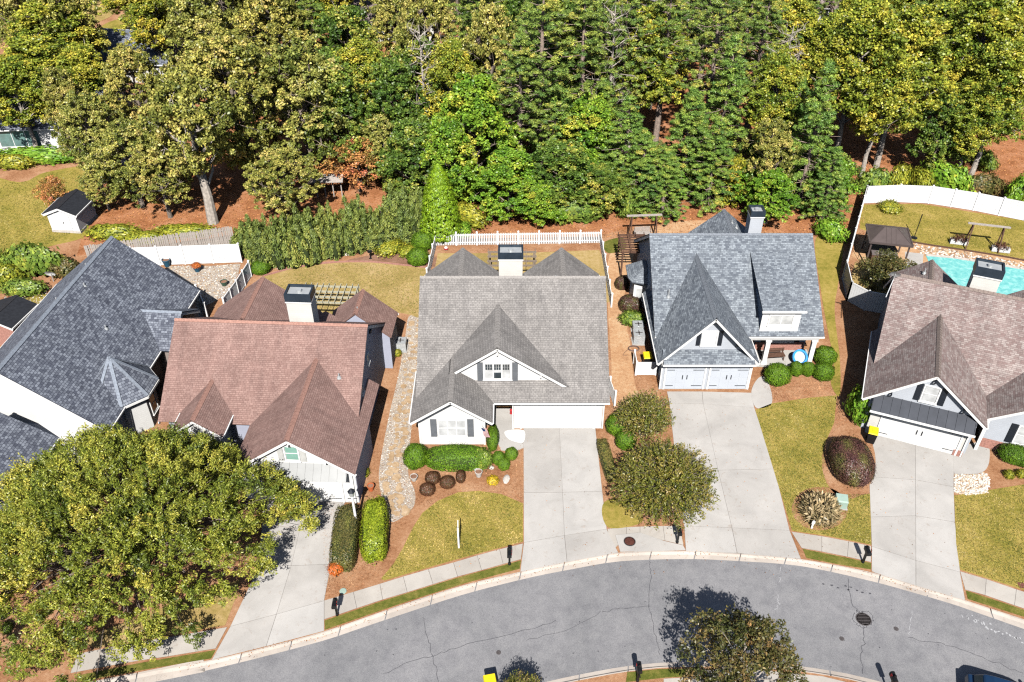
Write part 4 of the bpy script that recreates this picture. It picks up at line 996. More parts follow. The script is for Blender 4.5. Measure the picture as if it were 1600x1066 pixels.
def bracket(root, x, plane, z, mat=M_TRIM):
    b = MB(); b.bar((x, plane, z), (x, plane - .38, z), .09, .10); b.bar((x, plane, z - .38), (x, plane - .33, z - .03), .08, .08); b.build('bracket', mat, root)
def vent(root, x, y, z, h=.35):
    b = MB(); b.lathe([(.05, -.2), (.05, h)], 10, (x, y, z)); b.lathe([(.16, -.12), (.10, .02)], 10, (x, y, z)); b.build('vent_pipe', M_STEEL, root)
def downspout(root, x, y, zt):
    b = MB(); b.bar((x, y, .05), (x, y, zt), .09, .07); b.build('downspout', M_TRIM, root)

# ------------------------------------------------------------------ the grey roofed house (middle)
H2 = thing('suburban_house', 'white single-storey house with plain grey shingle roof and two front gables', 'house', (0, 42.5, 0))
gable_roof(H2, 'x', 7.3, 7.3, -6.35, 6.46, 2.9, .7, M_SH_GREY, R_GREY, ends=(True, True))
b = MB(); prof = [(3.2, 0), (14.0, 0), (14.0, 3.15), (7.3, 7.8), (3.2, 4.93)]
A = [(-6.0, y, z) for y, z in prof]; B = [(6.1, y, z) for y, z in prof]
b.raw(A + B, [tuple(reversed(range(5))), tuple(range(5, 10))] + [(i, (i + 1) % 5, 5 + (i + 1) % 5, 5 + i) for i in range(5)]); b.build('wall', M_SIDE_WHITE, H2)
box_part(H2, 'wall', M_SIDE_WHITE, .13, 6.1, .6, 3.25, 0, 2.82)
gable_roof(H2, 'y', -3.9, 2.67, -1.9, 3.3, 2.9, .7, M_SH_GREY, R_GREY)
gable_wall(H2, 'y', -3.97, 2.17, 2.17, -.95, 3.28, 0, 4.80, .7, M_SIDE_WHITE)
gable_roof(H2, 'y', -.95, 3.22, .85, 6.1, 3.32, .7, M_SH_GREY, R_GREY, hr=5.02, eaves=(False, False))
gable_wall(H2, 'y', -.95, 3.0, 4.55, 1.25, 4.5, 2.9, 6.83, .7, M_SIDE_WHITE)
for c_ in (-3.76, 3.78):
    gable_roof(H2, 'y', c_, 3.0, 9.0, 14.0, 3.8, .8, M_SH_GREY, R_GREY, ends=(False, True), eaves=(False, False))
    gable_wall(H2, 'y', c_, 2.6, 2.6, 10.5, 13.6, 0, 6.2, .8, M_SIDE_WHITE)
chimney(H2, -.92, .74, 8.5, 9.6, 5.5, 8.55, M_SIDE_TAN, .6)
gw2 = window(H2, 'S', -.95, 1.25, 3.95, 5.2, 1.7, 3, 1, M_BLIND)
for k in range(3):                                  # the small dark panes across the top of the three sashes
    for i in range(3):
        for j in range(2):
            p = MB(); u = -.95 - .85 + .5667 * k + .055 + i * .155; p.box(u, u + .125, 1.20, 1.235, 4.70 + j * .24, 4.90 + j * .24); p.build('pane', M_GLASS, gw2)
p = MB(); p.box(-1.20, -.72, 1.20, 1.235, 3.98, 4.45); p.build('pane', M_GLASS, gw2)
for s in (-1, 1):
    p = MB(); u = -.95 + s * 1.15; p.box(u - .19, u + .19, 1.19, 1.25, 3.75, 5.3)
    for k in range(10): p.box(u - .14, u + .14, 1.175, 1.19, 3.83 + k * .145, 3.93 + k * .145)
    p.build('shutter', M_SHUT_GREY, H2)
window(H2, 'S', -3.95, -.95, .85, 2.2, 1.75, 3, 2, M_BLIND, shutter=M_SHUT_GREY, sw=.42)
garage_door(H2, 3.1, .6, 4.85, 2.15, cols=8, straps=False)
fd = box_part(H2, 'front_door', M_SHUT_DARK, -1.2, -.25, 3.14, 3.2, .1, 2.15)
p = MB(); p.box(-.36, -.31, 3.10, 3.14, 1.0, 1.1); p.build('handle', M_STEEL, fd)
for x, z in ((-3.9, 4.35), (-5.6, 3.2), (-2.3, 3.2)): bracket(H2, x, -1.0, z)
for x, z in ((-.95, 6.25), (1.9, 4.35), (3.3, 3.4)): bracket(H2, x, 1.2, z)
box_part(H2, 'corner_board', M_TRIM, -6.17, -6.05, -.99, -.9, 0, 2.9)
box_part(H2, 'corner_board', M_TRIM, -1.88, -1.76, -.99, -.9, 0, 2.9)
downspout(H2, .06, .52, 2.8); downspout(H2, 6.16, .55, 2.8)
box_part(H2, 'step', M_CONC, -1.75, .1, .9, 3.1, -.02, .10)
vent(H2, 3.2, 10.2, 5.8)

# ------------------------------------------------------------------ the blue-grey roofed house
H3 = thing('suburban_house', 'pale grey house with blue-grey shingle roof, steep garage gable and flat-faced dormer', 'house', (16.5, 47, 0))
gable_roof(H3, 'x', 9.4, 6.75, -6.15, 6.15, 2.9, .68, M_SH_BLUE, R_BLUE, ends=(True, True))
b = MB(); prof = [(4.6, 0), (15.6, 0), (15.6, 3.1), (9.4, 7.28), (4.6, 4.0)]
A = [(-5.8, y, z) for y, z in prof]; B = [(5.7, y, z) for y, z in prof]
b.raw(A + B, [tuple(reversed(range(5))), tuple(range(5, 10))] + [(i, (i + 1) % 5, 5 + (i + 1) % 5, 5 + i) for i in range(5)]); b.build('wall', M_SIDE_GREY_SHADED, H3)
gable_roof(H3, 'y', -2.7, 3.58, -.05, 8.6, 2.62, 1.1, M_SH_BLUE, R_BLUE)
gable_wall(H3, 'y', -2.7, 3.08, 3.08, .7, 8.0, 0, 6.50, 1.1, M_SIDE_GREY_SHADED)
box_part(H3, 'wall', M_SIDE_GREY, -5.82, .42, .2, .72, 0, 2.7)
gw = MB(); gw.raw([(-5.4, .69, 3.0), (0.0, .69, 3.0), (-2.7, .69, 6.05), (-5.4, .655, 3.0), (0.0, .655, 3.0), (-2.7, .655, 6.05)], [(0, 1, 2), (3, 5, 4), (0, 3, 4, 1), (1, 4, 5, 2), (2, 5, 3, 0)]); gw.build('gable_panel', M_SIDE_GREY, H3)
b = MB(); slope_panel(b, (-5.9, -.35, 2.72), (.5, -.35, 2.72), (.5, .68, 3.3), (-5.9, .68, 3.3), .10); ap = b.build('apron_roof', M_SH_BLUE, H3)
box_part(ap, 'gutter', M_TRIM, -5.95, .55, -.45, -.36, 2.60, 2.72)
garage_door(H3, -4.17, .2, 2.72, 2.15, M_DOOR_B, cols=4); garage_door(H3, -1.02, .2, 2.72, 2.15, M_DOOR_B, cols=4)
window(H3, 'S', -2.75, .66, 3.75, 4.85, .95, 2, 1, M_TRIM, shutter=M_SHUT_DARK, sw=.30)
for x, z in ((-2.7, 5.9), (-4.6, 3.9), (-.8, 3.9)): bracket(H3, x, .64, z, M_SHUT_DARK)
# dormer
box_part(H3, 'dormer_wall', M_SIDE_GREY_SHADED, 1.5, 4.15, 3.08, 7.2, 2.8, 5.0)
box_part(H3, 'dormer_face', M_TRIM, 1.44, 4.21, 2.99, 3.075, 2.98, 5.06)
b = MB(); slope_panel(b, (1.3, 2.72, 5.12), (4.38, 2.72, 5.12), (4.38, 8.4, 6.78), (1.3, 8.4, 6.78), .12); dr = b.build('dormer_roof', M_SH_BLUE, H3)
box_part(dr, 'gutter', M_TRIM, 1.25, 4.43, 2.60, 2.71, 5.0, 5.12)
window(H3, 'S', 2.83, 2.985, 3.75, 4.55, 1.65, 2, 1, M_BLIND); 
for k in range(9): box_part(H3, 'batten', M_TRIM, 1.62 + k * .3, 1.66 + k * .3, 2.975, 2.99, 3.05, 5.0)
# porch
box_part(H3, 'porch_floor', M_CONC, .45, 5.95, 2.7, 4.62, -.02, .16)
box_part(H3, 'porch_beam', M_TRIM, .50, 5.9, 2.85, 3.05, 2.42, 2.78)
for x in (2.25, 5.62):
    b = MB(); b.box(x - .16, x + .16, 2.80, 3.10, .16, 2.42); b.box(x - .22, x + .22, 2.76, 3.14, .16, .34); b.box(x - .22, x + .22, 2.76, 3.14, 2.28, 2.41); b.build('column', M_TRIM, H3)
window(H3, 'S', 3.75, 4.6, 1.0, 2.1, 1.9, 2, 2, M_BLIND, top=M_GLASS_TEAL, shutter=M_SHUT_DARK, sw=.36)
bk = box_part(H3, 'brick_band', M_BRICK, 1.9, 5.6, 4.53, 4.6, .16, .9)
box_part(H3, 'front_door', plain('oxblood_door_paint', (.10, .02, .015), .4), .9, 1.8, 4.54, 4.6, .16, 2.2)
# bay at the side
b = MB(); b.box(-6.75, -5.78, 10.2, 12.2, 0, 2.75); bay = b.build('bay', M_TRIM, H3)
b = MB(); e = [(-5.78, 9.6, 2.75), (-7.0, 9.95, 2.75), (-7.25, 10.6, 2.75), (-7.25, 12.4, 2.75), (-5.78, 12.6, 2.75)]; ap_ = (-5.85, 11.4, 3.95); ap2 = (-5.85, 10.6, 3.95)
for i in range(4): b.poly([e[i], e[i + 1], ap_ if i > 1 else ap2], [(0, 0), (1.5, 0), (.7, 1.4)])
b.poly([e[2], ap2, ap_], [(0, 0), (0.2, 1.4), (1.0, 1.4)]); b.poly([(p[0], p[1], 2.68) for p in reversed(e)])
for i in range(4): b.poly([e[i], e[i + 1], (e[i + 1][0], e[i + 1][1], 2.66), (e[i][0], e[i][1], 2.66)])
b.build('bay_roof', M_SH_BLUE, bay)
window(H3, 'S', -6.3, 10.2, .9, 1.9, .5, 1, 1, M_BLIND)
gable_roof(H3, 'y', .6, 3.9, 9.5, 14.5, 3.5, .83, M_SH_BLUE, R_BLUE, ends=(False, True), eaves=(False, False))
gable_wall(H3, 'y', .6, 3.4, 3.4, 11, 14.2, 0, 6.7, .83, M_SIDE_GREY_SHADED)
chimney(H3, 1.65, 2.65, 10.6, 11.6, 4.5, 8.15, M_SIDE_GREY, .55)
vent(H3, -5.0, 5.2, 4.7, .6); vent(H3, 1.2, 12.4, 6.3, .2); vent(H3, .9, 12.8, 6.5, .2)
window(H3, 'W', 7.4, -5.8, 1.2, 2.4, .8, 1, 2, M_GLASS)
downspout(H3, .48, .12, 2.6); downspout(H3, -5.88, .15, 2.6)

# ------------------------------------------------------------------ the red roofed house
H1 = thing('suburban_house', 'white house with reddish brown shingle roof partly behind the big tree', 'house', (-15.9, 45.9, 0), -math.radians(3.0))
gable_roof(H1, 'x', 0, 5.7, -6.5, 6.42, 3.02, .7, M_SH_RED, R_RED, ends=(True, True), eaves=(False, False))
M_SIDE_SHADE = siding('shaded_white_siding', (.42, .44, .54))  # side walls of the white house, their bluish shade painted into the colour
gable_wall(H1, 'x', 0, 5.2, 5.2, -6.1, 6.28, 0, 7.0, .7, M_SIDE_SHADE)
gable_roof(H1, 'y', 3.25, 3.78, -9.55, -1.3, 2.98, .7, M_SH_RED, R_RED, eaves=(False, False))
gable_wall(H1, 'y', 3.25, 3.5, 3.62, -9.15, -4.5, 0, 5.62, .7, M_SIDE_WHITE)
box_part(H1, 'wall', M_SIDE_SHADE, 6.875, 6.9, -9.12, -4.6, 0, 2.8)  # thin skin giving the garage wing's side wall the same painted shade
b = MB(); slope_panel(b, (.5, -9.98, 2.66), (6.5, -9.98, 2.66), (6.5, -9.16, 3.36), (.5, -9.16, 3.36), .06)
pr = b.build('metal_pent_roof', M_METAL_PALE, H1)
for k in range(13): b = MB(); x = .55 + k * .49; b.bar((x, -9.97, 2.69), (x, -9.17, 3.39), .03, .035); b.build('standing_seam', M_METAL_PALE, pr)
garage_door(H1, 3.45, -9.15, 4.85, 2.2, cols=8)
window(H1, 'S', 3.25, -9.15, 3.62, 4.72, .75, 1, 2, M_GREEN_PANEL, shutter=M_SHUT_PALE, sw=.34)
gable_roof(H1, 'y', -3.4, 1.7, -7.2, -3.2, 3.4, .75, M_SH_RED, R_RED)
gable_wall(H1, 'y', -3.4, 1.35, 1.35, -6.9, -4, 0, 4.65, .75, M_SIDE_WHITE)
gable_roof(H1, 'y', -2.5, 3.9, 1.2, 6.3, 3.4, .75, M_SH_RED, R_RED, ends=(False, True), eaves=(False, False))
gable_wall(H1, 'y', -2.5, 3.4, 3.4, 3, 6.0, 0, 6.3, .75, M_SIDE_WHITE)
gable_roof(H1, 'y', 4.55, 2.45, 3.9, 7.0, 2.97, .83, M_SH_RED, R_RED, ends=(False, True), eaves=(False, False))
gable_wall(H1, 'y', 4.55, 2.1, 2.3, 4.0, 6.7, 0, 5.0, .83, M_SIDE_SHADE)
gable_roof(H1, 'y', 2.3, 1.2, 2.2, 4.5, 3.9, .7, M_SH_RED, R_RED, ends=(False, True), eaves=(False, False), cap=False)
chimney(H1, .95, 2.6, .75, 1.9, 5.2, 8.05, M_SIDE_TAN, .7)
for y, z in ((-.6, 4.3), (-2.9, 3.6)): window(H1, 'E', y, 6.28, z, z + .7, .4, 1, 1, M_GLASS, t=.06)
for x, z in ((3.25, 5.1), (1.2, 3.75), (5.3, 3.75)): bracket(H1, x, -9.2, z)
downspout(H1, 6.68, -9.25, 2.7); vent(H1, 4.9, -3.0, 5.0, .25); vent(H1, 4.6, 4.6, 4.9, .2)
b = MB(); b.bar((6.35, .6, 5.9), (6.35, .9, 5.9), .12, .2); b.build('flood_lamp', M_SHUT_DARK, H1)

# ------------------------------------------------------------------ the brown roofed house
H5 = thing('suburban_house', 'pale house with pinkish brown shingle roof and a black metal awning over the garage', 'house', (27.0, 41.8, 0), -math.radians(22.5))
gable_roof(H5, 'x', 8.5, 5.6, -3.55, 13.0, 2.9, .82, M_SH_BROWN, R_BROWN, ends=(True, True), eaves=(False, False))
gable_wall(H5, 'x', 8.5, 5.1, 5.1, -3.15, 12.6, 0, 7.49, .82, M_SIDE_GREY)
gable_roof(H5, 'y', -.1, 3.8, -.3, 7.6, 2.9, .82, M_SH_BROWN, R_BROWN)
gable_wall(H5, 'y', -.1, 3.3, 3.3, .1, 5, 0, 6.0, .82, M_SIDE_GREY)
box_part(H5, 'wall', M_SIDE_TAN, -3.1, 2.95, -.3, .12, 0, 2.52)
b = MB(); slope_panel(b, (-3.25, -.9, 2.5), (3.05, -.9, 2.5), (3.05, .1, 3.2), (-3.25, .1, 3.2), .07); pr = b.build('metal_awning', M_METAL_ROOF, H5)
for k in range(12): b = MB(); x = -3.2 + k * .565; b.bar((x, -.89, 2.53), (x, .09, 3.23), .035, .04); b.build('standing_seam', M_METAL_ROOF, pr)
box_part(pr, 'gutter', M_TRIM, -3.3, 3.1, -1.0, -.91, 2.38, 2.5)
garage_door(H5, .1, -.3, 4.85, 2.15, cols=8)
window(H5, 'S', -.05, .1, 3.55, 4.75, .85, 1, 2, M_BLIND, shutter=M_SHUT_DARK, sw=.36)
for x, z in ((-.1, 5.4), (-2.3, 3.65), (2.1, 3.65)): bracket(H5, x, .05, z, M_SHUT_DARK)
box_part(H5, 'brick_base', M_BRICK, 2.4, 2.98, -.36, -.305, 0, .5)
gable_roof(H5, 'y', 6.9, 3.3, .6, 6.5, 2.9, .72, M_SH_BROWN, R_BROWN)
gable_wall(H5, 'y', 6.9, 2.85, 2.85, 1.3, 5, 0, 5.27, .72, M_SIDE_GREY)
box_part(H5, 'brick_base', M_BRICK, 4.05, 9.8, 1.22, 1.3, 0, .75)
window(H5, 'S', 6.7, 1.3, 1.0, 2.4, 1.7, 2, 2, M_BLIND, shutter=M_SHUT_DARK, sw=.4)
b = MB(); b.box(3.75, 3.95, .75, .95, 0, 2.9); b.build('column', M_TRIM, H5)
b = MB(); b.bar((3.9, .85, 2.75), (3.0, .3, 2.75), .14, .22); b.build('porch_beam', M_TRIM, H5)
gable_roof(H5, 'y', -.85, 2.5, 9.4, 13.7, 3.95, .75, M_SH_BROWN, R_BROWN, hr=3.0, ends=(False, True), eaves=(False, False))
gable_wall(H5, 'y', -.85, 2.2, 2.7, 11, 13.4, 0, 6.2, .75, M_SIDE_GREY)
gable_roof(H5, 'y', 6.9, 3.4, 9.4, 14.2, 3.2, .75, M_SH_BROWN, R_BROWN, ends=(False, True), eaves=(False, False))
gable_wall(H5, 'y', 6.9, 2.9, 2.9, 11, 13.9, 0, 5.75, .75, M_SIDE_GREY)
chimney(H5, 1.35, 3.05, 9.0, 10.2, 5.2, 8.2, M_SIDE_TAN, .75)
b = MB(); n = 20
b.raw([(-3.55 + .36 * math.cos(2 * math.pi * k / n), 7.9 - .22 * math.sin(2 * math.pi * k / n), 7.75 + .33 * math.sin(2 * math.pi * k / n)) for k in range(n)] + [(-3.55, 8.02, 7.70)], [(k, (k + 1) % n, n) for k in range(n)])
b.bar((-3.55, 8.0, 7.7), (-3.55, 8.1, 7.2), .06, .06); b.bar((-3.55, 8.1, 7.2), (-3.75, 7.2, 6.2), .05, .05); b.build('satellite_dish', M_STEEL, H5)
downspout(H5, 2.9, -.36, 2.4); downspout(H5, -3.2, .15, 2.6); vent(H5, -1.3, 12.0, 6.0, .3)

# ------------------------------------------------------------------ the charcoal roofed house
H0 = thing('suburban_house', 'white house with charcoal shingle roof and a small turret bay', 'house', (-30.5, 48, 0), -math.radians(4.5))
gable_roof(H0, 'y', -.2, 5.75, -7.8, 8.05, 2.9, .8, M_SH_CHAR, R_CHAR, ends=(True, True))
gable_wall(H0, 'y', -.2, 5.3, 5.3, -7.45, 7.7, 0, 7.5, .8, M_SIDE_WHITE)
gable_roof(H0, 'x', 3.0, 2.6, 2.6, 6.5, 2.9, .62, M_SH_CHAR, R_CHAR, ends=(False, True), eaves=(False, False))
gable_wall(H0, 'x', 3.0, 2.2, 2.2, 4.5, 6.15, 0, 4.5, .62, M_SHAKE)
bc, R8 = (4.55, -3.5), 2.3
e = [(bc[0] + R8 * math.cos(a), bc[1] + R8 * math.sin(a), 2.95) for a in [math.radians(22.5 + 45 * k) for k in range(8)]]
b = MB()
for i in range(8): b.poly([e[i], e[(i + 1) % 8], (bc[0] - .25, bc[1], 5.35)], [(0, 0), (1.7, 0), (.85, 2.9)])
b.poly([(p[0], p[1], 2.86) for p in reversed(e)])
for i in range(8): b.poly([e[i], (e[i][0], e[i][1], 2.84), (e[(i + 1) % 8][0], e[(i + 1) % 8][1], 2.84), e[(i + 1) % 8]])
tb = MB(); tb.prism([(bc[0] + 1.9 * math.cos(a), bc[1] + 1.9 * math.sin(a)) for a in [math.radians(22.5 + 45 * k) for k in range(8)]], 0, 2.84); tw_ = tb.build('turret', M_SIDE_WHITE, H0)
tr_ = b.build('turret_roof', M_SH_CHAR, tw_)
b = MB()
for i in range(8): b.bar((e[i][0], e[i][1], 2.99), (bc[0] - .25, bc[1], 5.39), .22, .03)
b.build('hip_cap', R_CHAR, tw_)
b = MB()
for i in range(8): b.bar((*[v * 1.0 for v in e[i][:2]], 2.83), (*e[(i + 1) % 8][:2], 2.83), .09, .16)
b.build('fascia', M_TRIM, tw_)
window(H0, 'S', 4.55, -3.5 - 1.9 * math.cos(math.radians(22.5)), .9, 2.2, .8, 1, 2, M_BLIND)
window(H0, 'E', -3.5, 4.55 + 1.9 * math.cos(math.radians(22.5)), .9, 2.2, .7, 1, 2, M_GLASS)
gable_roof(H0, 'y', -.5, 3.25, -19, -8.7, 3.0, .62, M_SH_CHAR, R_CHAR)
gable_wall(H0, 'y', -.5, 2.9, 2.9, -18.5, -8.6, 0, 5.0, .62, M_SIDE_WHITE)
box_part(H0, 'wall', M_SIDE_WHITE, -4.5, 4.4, -8.7, -7.4, 0, 2.9)
for x, y, z in ((.4, 2.2, 7.0), (-.55, 4.5, 7.1), (-.55, 0.2, 7.1), (2.6, -.3, 5.3)): vent(H0, x, y, z, .22)
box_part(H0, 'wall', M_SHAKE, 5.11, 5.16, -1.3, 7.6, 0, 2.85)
# ------------------------------------------------------------------ houses among the trees
def far_house(loc, rz, w_, d_, h_, slope, mat, wall, label, wins):
    t = thing('suburban_house', label, 'house', loc, rz)
    gable_roof(t, 'x', d_ / 2, d_ / 2 + .4, -w_ / 2 - .4, w_ / 2 + .4, h_ - .4 * slope, slope, mat, R_CHAR, ends=(True, True))
    gable_wall(t, 'x', d_ / 2, d_ / 2, d_ / 2, -w_ / 2, w_ / 2, 0, h_ + d_ / 2 * slope, slope, wall)
    for c, z0, z1, w2, cols, m in wins: window(t, 'S', c, 0, z0, z1, w2, cols, 1, m)
    return t
q = P(50, 238)
far_house((q.x - 1, q.y, 0), math.radians(4), 17, 11, 3.0, .6, M_SH_CHAR, M_SIDE_WHITE, 'white house with tall green-tinted windows half hidden by trees', [(0.2, .7, 2.5, 4.2, 3, M_GLASS_TEAL), (-5, .9, 2.3, 1.6, 2, M_GLASS), (5.6, .9, 2.3, 1.4, 2, M_GLASS)])
q = P(195, 128); far_house((q.x, q.y, 0), math.radians(-8), 12, 9, 2.8, .5, M_SH_CHAR, M_SIDE_TAN, 'grey roofed house far behind the oaks', [(0, .9, 2.1, 2, 2, M_GLASS)])
q = P(600, 66); far_house((q.x, q.y, 0), 0, 14, 9, 2.8, .5, M_SH_BROWN, M_SIDE_TAN, 'tan house glimpsed through gaps in the woods above the orange tree', [(-3, .9, 2.1, 2, 2, M_GLASS), (3, .9, 2.1, 2, 2, M_GLASS)])
q = P(1000, 52); far_house((q.x, q.y, 0), math.radians(5), 14, 9, 2.8, .5, M_SH_GREY, M_SIDE_WHITE, 'white house glimpsed behind the tall pines', [(0, .9, 2.1, 2, 2, M_GLASS)])
q = P(1290, 40); far_house((q.x, q.y, 0), math.radians(-5), 13, 9, 2.8, .5, M_SH_BROWN, M_SIDE_TAN, 'tan house far behind the yellow-green trees', [(0, .9, 2.1, 2, 2, M_GLASS)])
q = P(245, 300); far_house((q.x - .5, q.y, 0), math.radians(3), 4.2, 3.4, 2.4, .5, M_SH_GREY, M_SIDE_WHITE, 'small white playhouse under the oaks behind the stockade fence', [(0, .9, 1.7, .9, 1, M_GLASS)])
# ------------------------------------------------------------------ fences
def picket_run(label, a, b, h=1.25, step=.155, pw=.085, post_step=1.85, group=None):
    """white vinyl pickets between a and b (world points)"""
    a, b = Vector((a[0], a[1], 0)), Vector((b[0], b[1], 0)); L = (b - a).length; ang = math.atan2(b.y - a.y, b.x - a.x)
    t = thing('picket_fence', label, 'fence', tuple(a), ang, group)
    m = MB(); m.box(-pw / 2, pw / 2, -.012, .012, .06, h - .06); m.raw([(-pw / 2, -.012, h - .06), (pw / 2, -.012, h - .06), (pw / 2, .012, h - .06), (-pw / 2, .012, h - .06), (0, -.012, h), (0, .012, h)], [(0, 1, 4), (2, 3, 5), (1, 2, 5, 4), (3, 0, 4, 5)])
    pm = m.mesh('picket', M_VINYL)
    n = int(L / step)
    for k in range(n): link('picket', pm, t, ((k + .5) * L / n, -.05, 0))
    m = MB(); m.box(-.065, .065, -.065, .065, 0, h + .1); m.raw([(-.085, -.085, h + .1), (.085, -.085, h + .1), (.085, .085, h + .1), (-.085, .085, h + .1), (0, 0, h + .2)], [(0, 1, 4), (1, 2, 4), (2, 3, 4), (3, 0, 4), (3, 2, 1, 0)])
    po = m.mesh('post', M_VINYL); np_ = max(1, round(L / post_step))
    for k in range(np_ + 1): link('post', po, t, (k * L / np_, 0, 0))
    for z in (.25, h - .22):
        m = MB(); m.box(0, L, -.037, .0, z, z + .09); m.build('rail', M_VINYL, t)
    return t
def vinyl_run(label, pts, h=1.8, seg=2.4, group=None, mat=M_VINYL):
    q = [np.array(p[:2]) for p in pts]
    t = thing('vinyl_fence', label, 'fence', (q[0][0], q[0][1], 0), 0, group); o = q[0]
    panels = []
    for a, b in zip(q, q[1:]):
        n = max(1, round(float(np.linalg.norm(b - a)) / seg))
        for k in range(n): panels.append((a + (b - a) * k / n - o, a + (b - a) * (k + 1) / n - o))
    for a, b in panels:
        m = MB(); d = (b - a) / np.linalg.norm(b - a); L = float(np.linalg.norm(b - a)); nn = np.array([-d[1], d[0]])
        nb = int(L / .19)
        for k in range(nb):
            s, e = a + d * (L * k / nb + .006), a + d * (L * (k + 1) / nb - .006); m.bar((*s, h / 2), (*e, h / 2), .03, h - .2)
        m.build('panel', mat, t)
        m = MB(); m.bar((*a, h - .05), (*b, h - .05), .06, .12); m.build('rail', mat, t); m = MB(); m.bar((*a, .1), (*b, .1), .06, .14); m.build('rail', mat, t)
    for a in [p[0] for p in panels] + [panels[-1][1]]:
        m = MB(); m.box(-.07, .07, -.07, .07, 0, h + .08); m.raw([(-.09, -.09, h + .08), (.09, -.09, h + .08), (.09, .09, h + .08), (-.09, .09, h + .08), (0, 0, h + .17)], [(0, 1, 4), (1, 2, 4), (2, 3, 4), (3, 0, 4)]); m.build('post', mat, t, (a[0], a[1], 0))
    return t
picket_run('white picket fence across the back yard behind the grey roofed house', P(681, 384), P(938, 380))
picket_run('white picket fence down the side nearest the bare clay path', P(938, 380), P(955, 480))
picket_run('white picket fence on the side next to the clipped round shrubs', P(668, 440), P(681, 384))
picket_run('short white picket gate panel at the front corner beside the crape myrtle', P(952, 612), P(960, 634), 1.3)
vinyl_run('long white vinyl fence curving behind the swimming pool lawn', [P(1348, 318), P(1400, 316), P(1450, 318), P(1520, 329), P(1600, 345), P(1700, 370), P(1800, 400)], 1.85)
vinyl_run('white vinyl side fence with its shaded face towards the blue-grey house lawn', [P(1348, 318), P(1330, 385), P(1316, 437), P(1323, 470)], 1.85)
vinyl_run('white vinyl fence in the shadow of the brown roofed house', [P(1323, 470), P(1350, 485), P(1395, 493)], 1.85)
vinyl_run('white vinyl fence behind the gravel court', [P(212, 416), P(290, 413), P(378, 410)], 1.85)
vinyl_run('short white vinyl fence with grey panels leading to the red roofed house', [P(393, 432), P(374, 462), P(354, 490)], 1.5, 1.2)
vinyl_run('short white vinyl gate at the corner of the charcoal roofed house', [P(312, 470), P(325, 498)], 1.5, 1.2)
# stockade fence of weathered boards
a_, b_ = P(140, 413), P(368, 382); L = (b_ - a_).length
t = thing('stockade_fence', 'weathered grey wooden stockade fence behind the white vinyl fence', 'fence', (a_.x, a_.y, 0), math.atan2(b_.y - a_.y, b_.x - a_.x))
bm_ = []
for k in range(3):
    m = MB(); h = 1.85 + .04 * k; m.box(-.07, .07, -.012, .012, .03, h - .06); m.raw([(-.07, -.012, h - .06), (.07, -.012, h - .06), (.07, .012, h - .06), (-.07, .012, h - .06), (-.03, -.012, h), (.03, -.012, h), (.03, .012, h), (-.03, .012, h)], [(0, 1, 5, 4), (2, 3, 7, 6), (1, 2, 6, 5), (3, 0, 4, 7), (4, 5, 6, 7)]); bm_.append(m.mesh('board', M_WOOD_GREY))
n = int(L / .155)
for k in range(n):
    o = link('board', bm_[random.randrange(3)], t, ((k + .5) * L / n, random.uniform(-.01, .01), 0)); o.rotation_euler = (random.gauss(0, .02), random.gauss(0, .015), 0)
for z in (.4, 1.5): m = MB(); m.box(0, L, .015, .06, z, z + .09); m.build('rail', M_WOOD_GREY, t)

# ------------------------------------------------------------------ garden structures
def pergola(label, X, Y, rz, w_, d_, h_, nx, ny, mat, name='pergola'):
    t = thing(name, label, 'pergola', (X, Y, 0), rz)
    for x in (-w_ / 2 + .2, w_ / 2 - .2):
        for y in (-d_ / 2 + .2, d_ / 2 - .2):
            m = MB(); m.box(x - .07, x + .07, y - .07, y + .07, 0, h_); m.build('post', mat, t)
    for k in range(ny):
        y = -d_ / 2 + .2 + (d_ - .4) * k / max(1, ny - 1); m = MB(); m.box(-w_ / 2, w_ / 2, y - .03, y + .03, h_, h_ + .16); m.build('beam', mat, t)
    for k in range(nx):
        x = -w_ / 2 + .1 + (w_ - .2) * k / (nx - 1); m = MB(); m.box(x - .025, x + .025, -d_ / 2, d_ / 2, h_ + .162, h_ + .28); m.build('rafter', mat, t)
    return t
pergola('pale wooden pergola behind the chimney of the red roofed house', -14.3, 55.6, -math.radians(3), 4.4, 2.6, 2.4, 10, 4, M_PERGOLA)
pergola('dark wooden pergola behind the chimney of the grey roofed house', 0, 60.8, 0, 4.1, 2.5, 2.4, 6, 4, M_WOOD)
q = P(1010, 400); pergola('brown wooden pergola at the corner of the blue-grey roofed house', 10.3, 63.2, 0, 2.4, 3.2, 2.4, 4, 8, M_WOOD_DARK)
def arbor_swing(label, X, Y, rz, w_=2.4, h_=2.3, swing=True):
    t = thing('arbor_swing', label, 'swing', (X, Y, 0), rz)
    for s in (-1, 1):
        for d in (-.55, .55):
            m = MB(); m.bar((s * w_ / 2, d, 0), (s * (w_ / 2 - .1), d * .15, h_), .10, .10); m.build('post', M_WOOD_DARK, t)
    m = MB(); m.bar((-w_ / 2 - .4, 0, h_ + .06), (w_ / 2 + .4, 0, h_ + .06), .22, .10); m.build('beam', M_WOOD_GREY, t)
    if swing:
        m = MB(); m.box(-.75, .75, -.28, .28, .48, .54); m.build('seat', M_WOOD_GREY, t)
        m = MB()
        for k in range(6): m.bar((-.72, .30, .56 + k * .085), (.72, .33, .56 + k * .085), .02, .06)
        m.build('backrest', M_WOOD_GREY, t)
        for s in (-1, 1):
            m = MB(); m.tube([(s * .72, 0, .54), (s * .8, 0, h_)], .012, 5); m.build('chain', M_BLACK, t)
            m = MB(); m.box(s * .75 - .04, s * .75 + .04, -.26, .28, .74, .79); m.build('armrest', M_WOOD_GREY, t)
    return t
